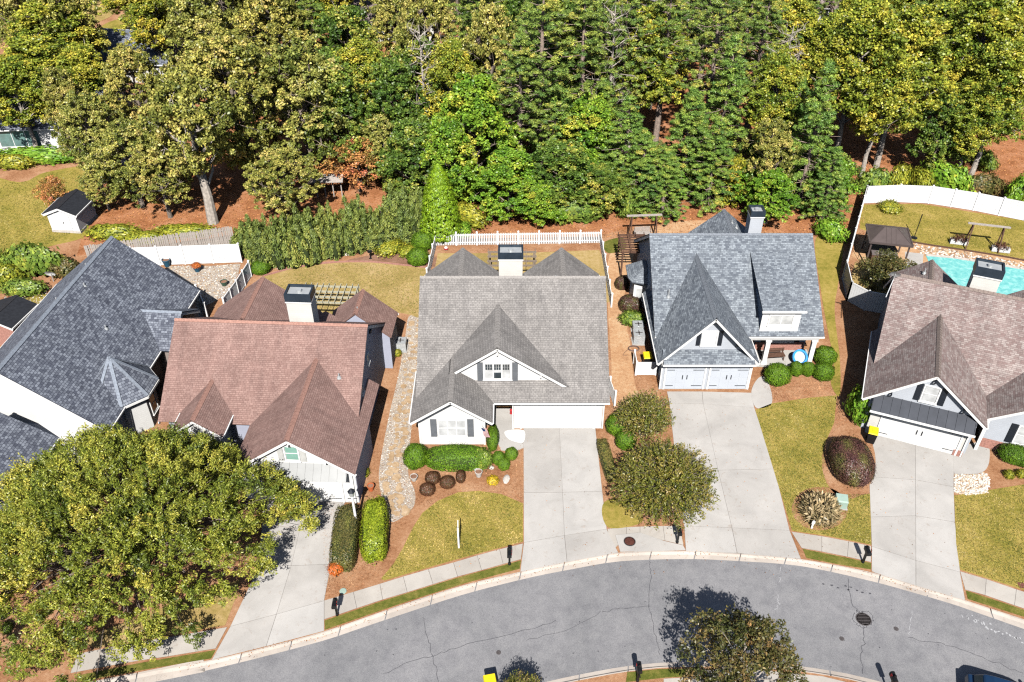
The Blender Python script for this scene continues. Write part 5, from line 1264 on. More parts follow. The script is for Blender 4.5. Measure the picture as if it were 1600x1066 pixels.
q = P(1003, 372); arbor_swing('wooden arbor with hanging bench swing behind the blue-grey roofed house', q.x, q.y, math.radians(4))
q = P(1532, 388); arbor_swing('grey wooden arbor frame on the lawn above the pool', q.x, q.y, math.radians(-14), 2.7, 2.3, False)
def flower_cart(X, Y, rz, label):
    t = thing('planter_trough', label, 'planter', (X, Y, 0), rz)
    m = MB(); m.box(-.75, .75, -.25, .25, .05, .42); m.build('trough', M_TRIM_GREY, t)
    lv = Leaves(); r = np.random.default_rng(int(X * 7)); d = rdirs(260, r); d[:, 2] = np.abs(d[:, 2])
    lv.add(d * np.array([.85, .5, .55]) * r.random((260, 1)) ** .4 + np.array([0, 0, .45]), d + .5 * UP, rdirs(260, r) + .5 * UP, .28, .07, r.uniform(0, .5, 260)); link('foliage', lv.mesh('foliage', L_BARBERRY), t)
q = P(1497, 381); flower_cart(q.x, q.y, math.radians(-14), 'white trough of dark foliage at the arbor post nearest the gazebo')
q = P(1562, 393); flower_cart(q.x, q.y, math.radians(-14), 'white trough of dark foliage at the arbor post farthest from the gazebo')
# hard-top gazebo over a hot tub
q = P(1378, 404); G = thing('gazebo', 'brown metal-roofed gazebo by the pool', 'gazebo', (q.x, q.y, 0), -math.radians(12))
gw_, gd, gh = 3.5, 3.1, 2.35
for x in (-gw_ / 2 + .2, gw_ / 2 - .2):
    for y in (-gd / 2 + .2, gd / 2 - .2): m = MB(); m.box(x - .06, x + .06, y - .06, y + .06, 0, gh); m.build('post', M_GAZEBO, G)
m = MB(); e = [(-gw_ / 2, -gd / 2, gh), (gw_ / 2, -gd / 2, gh), (gw_ / 2, gd / 2, gh), (-gw_ / 2, gd / 2, gh)]; r0, r1 = (-.55, 0, gh + .75), (.55, 0, gh + .75)
m.poly([e[0], e[1], r1, r0]); m.poly([e[1], e[2], r1]); m.poly([e[2], e[3], r0, r1]); m.poly([e[3], e[0], r0]); m.poly([(a, b, c - .02) for a, b, c in reversed(e)]); gr = m.build('roof', M_GAZEBO, G)
m = MB()
for i in range(4): m.bar(e[i], e[(i + 1) % 4], .1, .16)
for i, rr in ((0, r0), (3, r0), (1, r1), (2, r1)): m.bar(e[i], rr, .05, .05)
for k in range(9):
    f_ = -.9 + k * .225
    m.bar((f_ * gw_ / 2, -gd / 2, gh + .02), (max(-.55, min(.55, f_ * gw_ / 2)), -.02, gh + .77 - max(0, abs(f_ * gw_ / 2) - .55) * .0), .02, .02) if abs(f_ * gw_ / 2) < .6 else None
m.build('roof_frame', M_GAZEBO, gr)
T = thing('hot_tub', 'covered brown hot tub beneath the gazebo', 'hot tub', (q.x - .1, q.y, 0), -math.radians(12))
m = MB(); m.box(-1.05, 1.05, -1.0, 1.0, 0.03, .85); m.build('cabinet', M_WOOD_DARK, T)
for s in (-1, 1): m = MB(); m.box(-1.08 if s < 0 else .01, -.01 if s < 0 else 1.08, -1.03, 1.03, .86, .98); m.build('cover', plain('grey_brown_vinyl', (.16, .135, .13), .5), T)
q = P(1428, 372); t = thing('garden_umbrella', 'closed dark pole on a base between the gazebo and the lawn', 'pole', (q.x, q.y, 0)); m = MB(); m.lathe([(.3, 0), (.3, .06), (.06, .12)], 14); m.build('base', M_BLACK, t); m = MB(); m.tube([(0, 0, .1), (.12, .1, 2.4)], [.03, .05], 8); m.build('pole', M_BLACK, t)
q = P(1340, 405); t = thing('patio_lamp', 'thin black shepherd pole beside the gazebo', 'pole', (q.x, q.y, 0)); m = MB(); m.tube([(0, 0, 0), (0, 0, 1.7), (.1, 0, 1.9), (.25, 0, 1.8)], .02, 6); m.build('pole', M_BLACK, t); m = MB(); m.lathe([(.06, 1.55), (.1, 1.6), (.08, 1.78), (.02, 1.8)], 10, (.25, 0, 0)); m.build('lantern', M_BLACK, t)
# garden shed
q = P(82, 364); SH = thing('garden_shed', 'white garden shed with black roof on the sunny lawn', 'shed', (q.x + 1.35, q.y, 0), -math.radians(6))
box_part(SH, 'foundation', M_STONE_PALE, -1.4, 1.4, -.02, 3.2, 0, .25)
gable_roof(SH, 'y', 0, 1.62, -.22, 3.4, 2.05, .42, plain('black_shingle', (.022, .024, .03), .8, .3, 5), plain('black_ridge', (.03, .03, .035), .8), trim=M_TRIM)
gable_wall(SH, 'y', 0, 1.35, 1.35, .0, 3.15, .25, 2.72, .42, M_VINYL)
d = box_part(SH, 'door', M_TRIM, -.7, .7, -.04, .0, .32, 2.0); p = MB(); p.box(.02, .07, -.08, -.04, 1.0, 1.2); p.build('handle', M_BLACK, d)
q = P(20, 540); SB = thing('garden_shed', 'brown shed with dark roof at the edge of the charcoal roofed house', 'shed', (q.x - .6, q.y, 0), -math.radians(10))
gable_wall(SB, 'y', 0, 1.3, 1.3, 0, 2.6, 0, 2.7, .4, M_BRICK); gable_roof(SB, 'y', 0, 1.6, -.3, 2.9, 2.1, .4, plain('black_shingle', (.03, .03, .035)), plain('black_ridge', (.03, .03, .035)))
# far wooden shelter glimpsed behind the junipers
q = P(516, 308); t = thing('wooden_shelter', 'small weathered open shelter behind the junipers under the orange tree', 'shelter', (q.x, q.y, 0), .05)
for x in (-1.2, -.4, .4, 1.2): m = MB(); m.box(x - .05, x + .05, -.05, .05, 0, 1.9); m.build('post', M_WOOD_GREY, t)
m = MB(); m.raw([(-1.5, -.6, 1.85), (1.5, -.6, 1.85), (1.5, .5, 2.15), (-1.5, .5, 2.15), (-1.5, -.6, 1.92), (1.5, -.6, 1.92), (1.5, .5, 2.22), (-1.5, .5, 2.22)], [(0, 3, 2, 1), (4, 5, 6, 7), (0, 1, 5, 4), (1, 2, 6, 5), (2, 3, 7, 6), (3, 0, 4, 7)]); m.build('roof', M_WOOD_GREY, t)

# ------------------------------------------------------------------ machines and street things
def ac_unit(label, X, Y, rz=0.0):
    t = thing('air_conditioner', label, 'air conditioner', (X, Y, 0), rz, 'outdoor air conditioning units')
    box_part(t, 'pad', M_CONC, -.5, .5, -.5, .5, 0, .07)
    m = MB(); m.box(-.42, .42, -.42, .42, .07, .88)
    for k in range(8): m.box(-.43, .43, -.43, .43, .14 + k * .085, .165 + k * .085)
    m.build('cabinet', M_STEEL, t)
    m = MB(); m.lathe([(.36, .882), (.36, .905), (.30, .905), (.30, .884)], 20); m.build('fan_rim', M_STEEL, t)
    m = MB(); m.lathe([(.29, .8815), (.29, .8835)], 18); m.build('fan_well', M_BLACK, t)
    m = MB()
    for k in range(4): a = k * math.pi / 2; m.bar((0, 0, .893), (.27 * math.cos(a), .27 * math.sin(a), .893), .09, .01)
    m.build('fan_blade', M_IRON, t)
q = P(627, 546); ac_unit('grey air conditioner beside the red roofed house at the top of the flagstone path', q.x, q.y)
q = P(996, 520); ac_unit('grey air conditioner beside the blue-grey house, the one farther from the street', q.x, q.y)
q = P(997, 534); ac_unit('grey air conditioner beside the blue-grey house, the one nearer the street', q.x, q.y)
def bin_(label, X, Y, rz, z=0.0):
    t = thing('wheeled_bin', label, 'bin', (X, Y, z), rz, 'wheeled bins with yellow lids')
    m = MB(); m.raw([(-.24, -.26, .08), (.24, -.26, .08), (.24, .26, .08), (-.24, .26, .08), (-.29, -.33, .98), (.29, -.33, .98), (.29, .33, .98), (-.29, .33, .98)], [(0, 3, 2, 1), (0, 1, 5, 4), (1, 2, 6, 5), (2, 3, 7, 6), (3, 0, 4, 7)]); m.build('body', M_BLACK, t)
    m = MB(); m.raw([(-.32, -.37, .98), (.32, -.37, .98), (.32, .37, 1.0), (-.32, .37, 1.0), (-.28, -.32, 1.05), (.28, -.32, 1.05), (.29, .36, 1.09), (-.29, .36, 1.09)], [(0, 3, 2, 1), (4, 5, 6, 7), (0, 1, 5, 4), (1, 2, 6, 5), (2, 3, 7, 6), (3, 0, 4, 7)])
    m.box(-.1, .1, -.1, .14, 1.05, 1.085); m.build('lid', M_YELLOW, t)
    for s in (-1, 1): m = MB(); m.tube([(s * .24, .30, .11), (s * .30, .30, .11)], .11, 12); m.build('wheel', M_RUBBER, t)
    m = MB(); m.tube([(-.26, .42, .95), (.26, .42, .95)], .02, 6); m.build('handle', M_BLACK, t)
q = P(1368, 692); bin_('black wheeled bin with yellow lid at the brown roofed house garage corner', q.x - .35, q.y + .1, -math.radians(22))
q = P(1010, 572); bin_('black wheeled bin with yellow lid behind a white screen beside the blue-grey house', q.x, q.y, .05)
q = P(766, 1060, 1.05); bin_('black wheeled bin with yellow lid standing in the road', q.x, q.y - .1, .2, -.10)
# white screen panels round the bin
t = thing('bin_screen', 'white vinyl bin screen beside the blue-grey roofed house garage', 'screen', tuple(P(1009, 586)))
m = MB(); m.box(-.75, .7, -.03, .03, .03, 1.2); m.build('panel', M_VINYL, t); m = MB(); m.box(-.78, -.72, .04, 1.3, .03, 1.2); m.build('panel', M_VINYL, t)
for x, y in ((-.75, 0), (.72, 0), (-.75, 1.35)): m = MB(); m.box(x - .07, x + .07, y - .07, y + .07, 0, 1.3); m.build('post', M_VINYL, t)
q = P(990, 546); m = MB()
for k in range(5): m.tube([(.42 * math.cos(a) * (1 + .05 * math.sin(k)), .30 * math.sin(a), .03 + .03 * k) for a in np.linspace(0, 6.28, 22)], .018, 5, False)
m.tube([(-.4, 0, .03), (-.7, -.35, .02), (-.9, -.7, .02), (-.6, -.8, .02)], .018, 5); tag(m.build('garden_hose', M_HOSE, None, (q.x, q.y, 0)), 'coiled brown garden hose lying below the two air conditioners', 'hose')
def mailbox(label, bx_, by_, z=0.0, rz=0.0):
    q = P(bx_, by_); t = thing('mailbox', label, 'mailbox', (q.x, q.y, z), rz, 'black kerbside mailboxes')
    m = MB(); m.box(-.055, .055, -.055, .055, 0, 1.28); m.lathe([(.09, 0), (.09, .12), (.06, .16)], 10); m.lathe([(.045, 1.28), (.075, 1.33), (.06, 1.4), (.015, 1.47)], 10); m.build('post', M_BLACK, t)
    m = MB(); m.bar((0, -.25, .98), (0, .42, .98), .05, .06); m.bar((0, -.02, .6), (0, .26, .95), .04, .04); m.build('bracket', M_BLACK, t)
    m = MB(); n = 8; pr = [(-.13, 1.0), (.13, 1.0)] + [(.13 * math.cos(math.pi * k / n), 1.16 + .12 * math.sin(math.pi * k / n)) for k in range(n + 1)]
    A = [(x, -.34, zz) for x, zz in pr]; B = [(x, .22, zz) for x, zz in pr]; N = len(pr)
    m.raw(A + B, [tuple(range(N)), tuple(reversed(range(N, 2 * N)))] + [(i, N + i, N + (i + 1) % N, (i + 1) % N) for i in range(N)]); bx = m.build('box', M_BLACK, t)
    m = MB(); m.box(.135, .15, -.2, -.16, 1.1, 1.34); m.box(.135, .15, -.2, -.06, 1.26, 1.34); m.build('flag', M_RED, bx)
mailbox('black mailbox between the red roofed house driveway and the mulch bed', 527, 961)
mailbox('black mailbox at the foot of the grey roofed house driveway', 796, 882)
mailbox('black mailbox beside the storm drain', 1058, 848)
mailbox('black mailbox between the pampas grass and the brown roofed house driveway', 1348, 879)
mailbox('black mailbox on the near side of the street left of the small bronze tree', 996, 1064, 0, math.pi)
mailbox('black mailbox on the near side of the street right of the small bronze tree', 1388, 1080, 0, math.pi)
q = P(558, 823); t = thing('lamp_post', 'tall white lamp post between two hedges by the red roofed house driveway', 'lamp post', (q.x, q.y, 0))
m = MB(); m.lathe([(.13, 0), (.13, .35), (.085, .42), (.075, 2.6), (.09, 2.62), (.05, 2.7)], 14); m.build('post', M_TRIM, t)
m = MB(); m.lathe([(.07, 2.7), (.15, 2.76), (.19, 3.1), (.21, 3.12)], 6); m.build('lantern', M_STEEL, t); m = MB(); m.lathe([(.24, 3.12), (.10, 3.28), (.03, 3.36)], 6); m.build('lantern_roof', M_SHUT_DARK, t); m = MB(); m.bar((-.28, 0, 2.52), (.28, 0, 2.52), .03, .03); m.build('ladder_bar', M_SHUT_DARK, t)
q = P(717, 856); t = thing('yard_sign', 'thin white sign post on the lawn seen edge-on', 'sign', (q.x, q.y, 0), math.radians(93))
m = MB(); m.box(-.05, .05, -.05, .05, 0, 1.75); m.build('post', M_TRIM, t); m = MB(); m.box(.05, .80, -.03, .03, 1.45, 1.53); m.build('arm', M_TRIM, t); m = MB(); m.box(.14, .76, -.015, .015, .75, 1.38); m.build('panel', M_TRIM, t)
q = P(1268, 826); t = thing('yard_marker', 'short white marker post beneath the pampas grass', 'marker', (q.x, q.y, 0)); m = MB(); m.box(-.06, .06, -.02, .02, 0, .7); m.build('stake', M_TRIM, t); m = MB(); m.box(-.1, .1, -.025, -.02, .45, .68); m.build('plate', M_TRIM, t)
q = P(1312, 790); t = thing('utility_pedestal', 'pale green utility box behind the pampas grass', 'utility box', (q.x, q.y, 0), -.2); m = MB(); m.box(-.35, .35, -.3, .3, .06, .62); m.build('cabinet', M_GREEN_BOX, t); m = MB(); m.box(-.42, .42, -.36, .36, 0, .06); m.build('pad', M_CONC, t); m = MB(); m.raw([(-.37, -.32, .62), (.37, -.32, .62), (.37, .32, .62), (-.37, .32, .62), (-.33, -.26, .7), (.33, -.26, .7), (.35, .3, .74), (-.35, .3, .74)], [(4, 5, 6, 7), (0, 1, 5, 4), (1, 2, 6, 5), (2, 3, 7, 6), (3, 0, 4, 7)]); m.build('lid', M_GREEN_BOX, t)
q = P(536, 924); t = thing('water_meter_lid', 'pale teal oval meter lid beside the sidewalk near the mailbox', 'meter lid', (q.x, q.y, 0)); m = MB(); m.lathe([(.20, .0), (.20, .03), (.18, .04)], 18); m.build('rim', M_GREEN_BOX, t); m = MB(); m.lathe([(.17, .035), (.17, .045)], 18); m.build('lid', M_GREEN_BOX, t)
q = P(1598, 915); t = thing('water_meter_lid', 'reddish meter lid in the lawn at the edge of the sidewalk', 'meter lid', (q.x, q.y, 0)); m = MB(); m.box(-.25, .25, -.2, .2, 0, .03); m.build('rim', M_IRON_RED, t)
# flag on the wing wall
q = Vector((-1.95, 41.5, 1.75)); t = thing('flag', 'small striped flag with blue canton on the grey roofed house front wall', 'flag', tuple(q))
m = MB(); m.tube([(0, 0, 0), (.12, -.85, .55)], .015, 6); m.build('pole', M_TRIM, t)
def fl(u, v): return (-.05 + .42 * u + .28 * v + .03 * math.sin(v * 6), -.78 + .45 * u - .06 * v + .03 * math.sin(v * 7 + u * 3), .52 - .42 * u - .78 * v)
for k in range(13):
    m = MB()
    for i in range(6):
        u0, u1 = i / 6, (i + 1) / 6
        if k < 7 and u1 <= .42: continue
        m.poly([fl(k / 13 * .75, u0), fl((k + 1) / 13 * .75, u0), fl((k + 1) / 13 * .75, u1), fl(k / 13 * .75, u1)])
    m.build('stripe', M_RED if k % 2 == 0 else M_TRIM, t)
m = MB(); m.poly([fl(0, 0), fl(7 / 13 * .75, 0), fl(7 / 13 * .75, .34), fl(0, .34)]); m.build('canton', M_NAVY, t)
# porch things
m = MB(); m.box(-.55, .55, -.38, .38, 0, .02); tag(m.build('doormat', M_MAT, None, (P(788, 643).x, P(788, 643).y + .6, .105)), 'tan doormat at the grey roofed house entry', 'doormat')
t = thing('lantern', 'small red lantern on the entry floor beside the doormat', 'lantern', (-.05, 44.5, .10)); m = MB(); m.lathe([(.12, 0), (.12, .05), (.09, .06), (.09, .3), (.13, .31), (.03, .42)], 8); m.build('body', M_RED, t); m = MB(); m.tube([(-.06, 0, .4), (0, 0, .52), (.06, 0, .4)], .012, 5); m.build('handle', M_BLACK, t)
t = thing('garden_bench', 'brown wooden bench on the brick-fronted porch', 'bench', (19.6, 50.4, .16), .1)
for k in range(4): m = MB(); m.box(-.8, .8, -.25 + k * .13, -.15 + k * .13, .42, .45); m.build('seat_slat', M_WOOD_DARK, t)
for x in (-.7, .7):
    for y in (-.2, .2): m = MB(); m.box(x - .03, x + .03, y - .03, y + .03, 0, .42 if y < 0 else .85); m.build('leg', M_WOOD_DARK, t)
for k in range(3): m = MB(); m.box(-.8, .8, .24, .27, .52 + k * .13, .61 + k * .13); m.build('back_slat', M_WOOD_DARK, t)
t = thing('paddling_pool', 'bright blue plastic paddling pool leaning on the porch', 'paddling pool', (21.35, 50.2, .16)); m = MB(); m.lathe([(.52, 0), (.58, .12), (.58, .30), (.52, .34), (.44, .30), (.44, .08)], 24); o = m.build('shell', M_TARP, t); o.rotation_euler = (math.radians(48), 0, .1); o.location = (0, -.1, .45)
m = MB(); m.lathe([(.43, .09), (.43, .10)], 24); o = m.build('base', plain('pale_blue_plastic', (.45, .65, .85), .4), t); o.rotation_euler = (math.radians(48), 0, .1); o.location = (0, -.1, .45)
# urns and pots
def pot(name, label, x, y, r, h, mat, soil=True, group=None):
    q = P(x, y); t = thing(name, label, 'pot', (q.x, q.y, 0), 0, group)
    m = MB(); m.lathe([(r * .65, 0), (r * .7, h * .1), (r * .95, h * .8), (r * 1.05, h * .88), (r * 1.05, h), (r * .9, h), (r * .85, h * .8)], 18); m.build('body', mat, t)
    m = MB(); m.lathe([(r * .86, h * .84), (r * .86, h * .88)], 16); m.build('soil', M_DIRT, t); return t
pot('plant_pot', 'pale stone pot beside the flagstone path', 647, 750, .24, .35, M_STONE_PALE)
pot('plant_pot', 'pale urn on the mulch in front of the long boxwood hedge', 748, 744, .24, .45, M_STONE_PALE)
pot('plant_pot', 'orange terracotta pot above the lime green hedge', 580, 766, .22, .45, M_ORANGE)
pot('plant_pot', 'teal glazed pot with orange plants in the gravel court', 309, 424, .32, .5, M_BLUEPOT)
pot('plant_pot', 'dark green glazed pot in the gravel court', 351, 446, .3, .42, plain('green_glaze', (.05, .10, .07), .25))
pot('plant_pot', 'blue glazed pot by the charcoal roofed house eave', 262, 416, .35, .7, M_BLUEPOT)
pot('plant_pot', 'dark pot holding orange chrysanthemums beside the driveway', 526, 898, .24, .4, M_BLACK)
q = P(743, 735); t = thing('garden_figure', 'small white garden goose figure in front of the boxwood hedge', 'garden figure', (q.x, q.y, 0)); m = MB(); m.lathe([(.02, 0), (.14, .05), (.16, .16), (.10, .28), (.045, .34), (.04, .46), (.06, .52), (.05, .57), (.01, .6)], 12); m.build('body', M_TRIM, t); m = MB(); m.bar((0, -.05, .53), (0, -.12, .52), .03, .02); m.build('beak', M_ORANGE, t)
def boulder(label, x, y, s, mat, seed, group=None):
    r = np.random.default_rng(seed); q = P(x, y); b = MB(); n, k = 9, 5; vs = []
    for i in range(k):
        th = i / (k - 1) * math.pi * .5
        for j in range(n):
            a = 2 * math.pi * j / n; rr = math.cos(th) * r.uniform(.85, 1.1); vs.append((s[0] * rr * math.cos(a), s[1] * rr * math.sin(a), s[2] * math.sin(th)))
    b.raw(vs, [(i * n + j, i * n + (j + 1) % n, (i + 1) * n + (j + 1) % n, (i + 1) * n + j) for i in range(k - 1) for j in range(n)] + [tuple(range((k - 1) * n, k * n))])
    tag(b.build('boulder', mat, None, (q.x, q.y, -.02), seed * .7), label, 'rock', group)
boulder('flat pale boulder in the mulch beside the grey house driveway', 791, 749, (.42, .24, .16), M_STONE_PALE, 2)
boulder('small pale stone beside the round front shrubs', 768, 731, (.2, .18, .14), M_STONE_PALE, 3)
boulder('pale stone in the dirt bed beneath the junipers', 541, 398, (.35, .22, .2), M_STONE_PALE, 4)
boulder('low pale stone under the westernmost juniper', 440, 419, (.4, .2, .12), M_STONE_PALE, 5)
q = P(579, 404); t = thing('bird_feeder', 'small black bird bath in the dirt bed below the junipers', 'bird bath', (q.x, q.y, 0)); m = MB(); m.lathe([(.16, 0), (.05, .06), (.04, .6), (.22, .68), (.24, .74), (.2, .70)], 12); m.build('bowl', M_BLACK, t)
q = P(591, 404); t = thing('garden_hook', 'thin black shepherd hook beside the bird bath', 'garden hook', (q.x, q.y, 0)); m = MB(); m.tube([(0, 0, 0), (0, 0, 1.3), (.08, 0, 1.45), (.2, 0, 1.42), (.22, 0, 1.3)], .015, 5); m.build('hook', M_BLACK, t)
q = P(697, 391); t = thing('garden_ball', 'small red and white garden ornament inside the picket fence', 'ornament', (q.x, q.y, 0)); m = MB(); m.lathe([(.02, 0), (.18, .1), (.2, .2), (.12, .34), (.02, .38)], 12); m.build('body', M_TRIM, t); m = MB(); m.lathe([(.19, .12), (.206, .2), (.185, .26)], 12); m.build('band', M_RED, t)
q = P(84, 440); t = thing('satellite_dish', 'white satellite dish on a short mast left of the charcoal roof', 'satellite dish', (q.x, q.y, 0)); m = MB(); m.tube([(0, 0, 0), (0, .03, .8)], .04, 6); m.build('mast', M_STEEL, t)
m = MB(); n = 18; m.raw([(.42 * math.cos(2 * math.pi * k / n), -.1 - .2 * math.sin(2 * math.pi * k / n), .85 + .36 * math.sin(2 * math.pi * k / n)) for k in range(n)] + [(0, .05, .81)], [(k, (k + 1) % n, n) for k in range(n)]); m.build('dish', M_TRIM, t)

# ------------------------------------------------------------------ dark blue car at the near kerb
def car(label, X, Y, rz):
    t = thing('parked_car', label, 'car', (X, Y, -.10), rz)
    def sect(prof, w0, w1, name, mat, par=t):
        m = MB(); n = len(prof)
        vs = []
        for x, z, k in prof: hw = w0 + (w1 - w0) * k; vs += [(x, -hw, z), (x, hw, z)]
        fs = [(2 * i, 2 * i + 1, 2 * ((i + 1) % n) + 1, 2 * ((i + 1) % n)) for i in range(n)] + [tuple(2 * i for i in range(n)), tuple(2 * i + 1 for i in reversed(range(n)))]
        m.raw(vs, fs); o = m.build(name, mat, par); bv = o.modifiers.new('bevel', 'BEVEL'); bv.width = .06; bv.segments = 3; return o
    sect([(-2.3, .38, 0), (2.3, .38, 0), (2.38, .62, .2), (2.28, .86, .5), (1.15, 1.02, .9), (-1.9, 1.06, .9), (-2.32, .95, .5), (-2.38, .6, .2)], .92, .86, 'body', M_CARBLUE)
    cab = sect([(1.2, 1.0, 0), (.45, 1.55, .8), (.2, 1.64, 1), (-1.35, 1.66, 1), (-1.75, 1.55, .8), (-2.1, 1.04, 0)], .84, .64, 'cabin', M_CARBLUE)
    m = MB(); m.poly([(1.16, -.72, 1.06), (1.16, .72, 1.06), (.53, .60, 1.53), (.53, -.60, 1.53)]); o = m.build('windscreen', M_GLASS, t); o.location = (.03, 0, .03)
    m = MB(); m.poly([(-2.08, -.72, 1.10), (-1.80, -.6, 1.50), (-1.80, .6, 1.50), (-2.08, .72, 1.10)]); o = m.build('rear_window', M_GLASS, t); o.location = (-.03, 0, .02)
    for s in (-1, 1):
        m = MB(); m.poly([(.95, s * .845, 1.1), (.42, s * .73, 1.48), (-.35, s * .72, 1.52), (-.4, s * .85, 1.1)]); m.poly([(-.48, s * .85, 1.1), (-.43, s * .72, 1.52), (-1.45, s * .72, 1.50), (-1.7, s * .84, 1.14)]); m.build('side_window', M_GLASS, t)
        m = MB(); m.lathe([(.05, 0), (.10, .06), (.09, .16)], 8, (.85, s * 1.0, 1.02)); m.build('wing_mirror', M_CARBLUE, t)
        m = MB(); m.box(2.2, 2.36, s * .62 - .18, s * .62 + .18, .66, .80); m.build('headlight', M_STEEL, t)
        for x in (-1.42, 1.45):
            m = MB(); m.tube([(x, s * .72, .33), (x, s * .94, .33)], .33, 20); wl = m.build('wheel', M_RUBBER, t); m = MB(); m.tube([(x, s * .93, .33), (x, s * .955, .33)], .2, 12); m.build('rim', M_STEEL, wl)
    return t
q = P(1590, 1072, 1.5); car('dark blue car parked at the near kerb in the corner of the picture', q.x + .1, q.y - .55, -math.radians(20))
# ------------------------------------------------------------------ tree kinds
T_OAK = [broadleaf('oak', s, 15, 6, .22, 34, 18, 56, .27, .18, L_OLIVE, rb=(.22, .34), rc=(.3, .55), tmean=.5, tvar=.2) for s in (1, 2)]
T_GREEN = [broadleaf('hardwood', s, 14, 5, .18, 32, 18, 48, .29, .21, L_GREEN, rb=(.24, .36), rc=(.3, .6), tmean=.5, tvar=.22) for s in (3, 4)]
T_YEL = [broadleaf('sweetgum', s, 18, 4.6, .34, 38, 20, 52, .25, .20, L_YELLOW, M_BARK_PALE, peak=.3, rb=(.24, .38), rc=(.32, .7), tmean=.5, tvar=.24, tw=.014) for s in (5, 6)]
T_BRIGHT = [broadleaf('tulip', s, 14, 5, .10, 36, 20, 50, .28, .22, L_BRIGHT, peak=.3, rb=(.22, .34), rc=(.3, .6), tmean=.5, tvar=.2) for s in (7, 8)]
T_PALE = broadleaf('pale_oak', 30, 13, 5, .38, 30, 17, 54, .27, .18, L_OLIVE, M_BARK_PALE, rb=(.22, .34), rc=(.3, .55), tmean=.5, tvar=.2, tw=.036)
T_ORANGE = broadleaf('dogwood', 9, 6, 3.4, .25, 15, 12, 46, .22, .14, L_ORANGE, tmean=.55, tvar=.25)
T_SHRUBBY = [broadleaf('understorey', s, 5, 2.6, .05, 14, 12, 46, .26, .17, m_, tmean=.5, tvar=.2) for s, m_ in ((10, L_GREEN), (11, L_WEED), (12, L_BRIGHT))]
T_PINE = [pine('pine', s, 22, 4.4, .36, 16, 6, L_PINE, False, 95, .30, ntuft=4) for s in (13, 14)]
T_YPINE = [pine('young_pine', s, 15, 3.7, .04, 25, 6, L_YPINE, True, 85, .28, ntuft=4) for s in (15, 16)]
T_BIG = dome_tree('willow_oak', 20, 9.5, 10.2, 360, 17, 46, .18, .075, L_WILLOW)
T_JAP = broadleaf('maple', 21, 4, 2.4, .15, 16, 12, 44, .17, .11, L_STREET, tmean=.45, tvar=.15)
T_MYR = myrtle('crape_myrtle', 22, 5.0, 3.4, 420, L_MYRTLE, .15, 60, M_BARK, tm=.5)
T_MYR2 = myrtle('crape_myrtle', 23, 3.6, 2.0, 230, L_MYRTLE, .14, 40, M_BARK, inner=.5, tm=.62)
T_STREET = broadleaf('bronze_myrtle', 24, 6.0, 4.3, .25, 60, 10, 30, .17, .09, L_STREET, M_BARK_PALE, rb=(.13, .24), rc=(.22, .42), tmean=.5, tvar=.22, tw=.016)
T_JUN = juniper('juniper', 25, 5, 1.7, 24, L_JUNIPER)
T_JUN2 = juniper('juniper', 26, 4.4, 1.9, 28, L_JUNIPER)
T_ARB = upright('arborvitae', 27, 7.5, 1.75, 1500, 24, L_ARBOR, cone=.75, L=.17, W=.09, tz=.8, tr_=.20, tm=.5, power=.62)
def wood(name, label, protos, cx, ty, Y, rad, group, i=0, lean=True):
    top = PY(cx, ty, Y); pr = protos[i % len(protos)] if isinstance(protos, list) else protos
    return place_tree(name, label, 'tree', pr, top.x, Y, top.z, rad, group)
G_ = 'trees of the woods behind the houses'
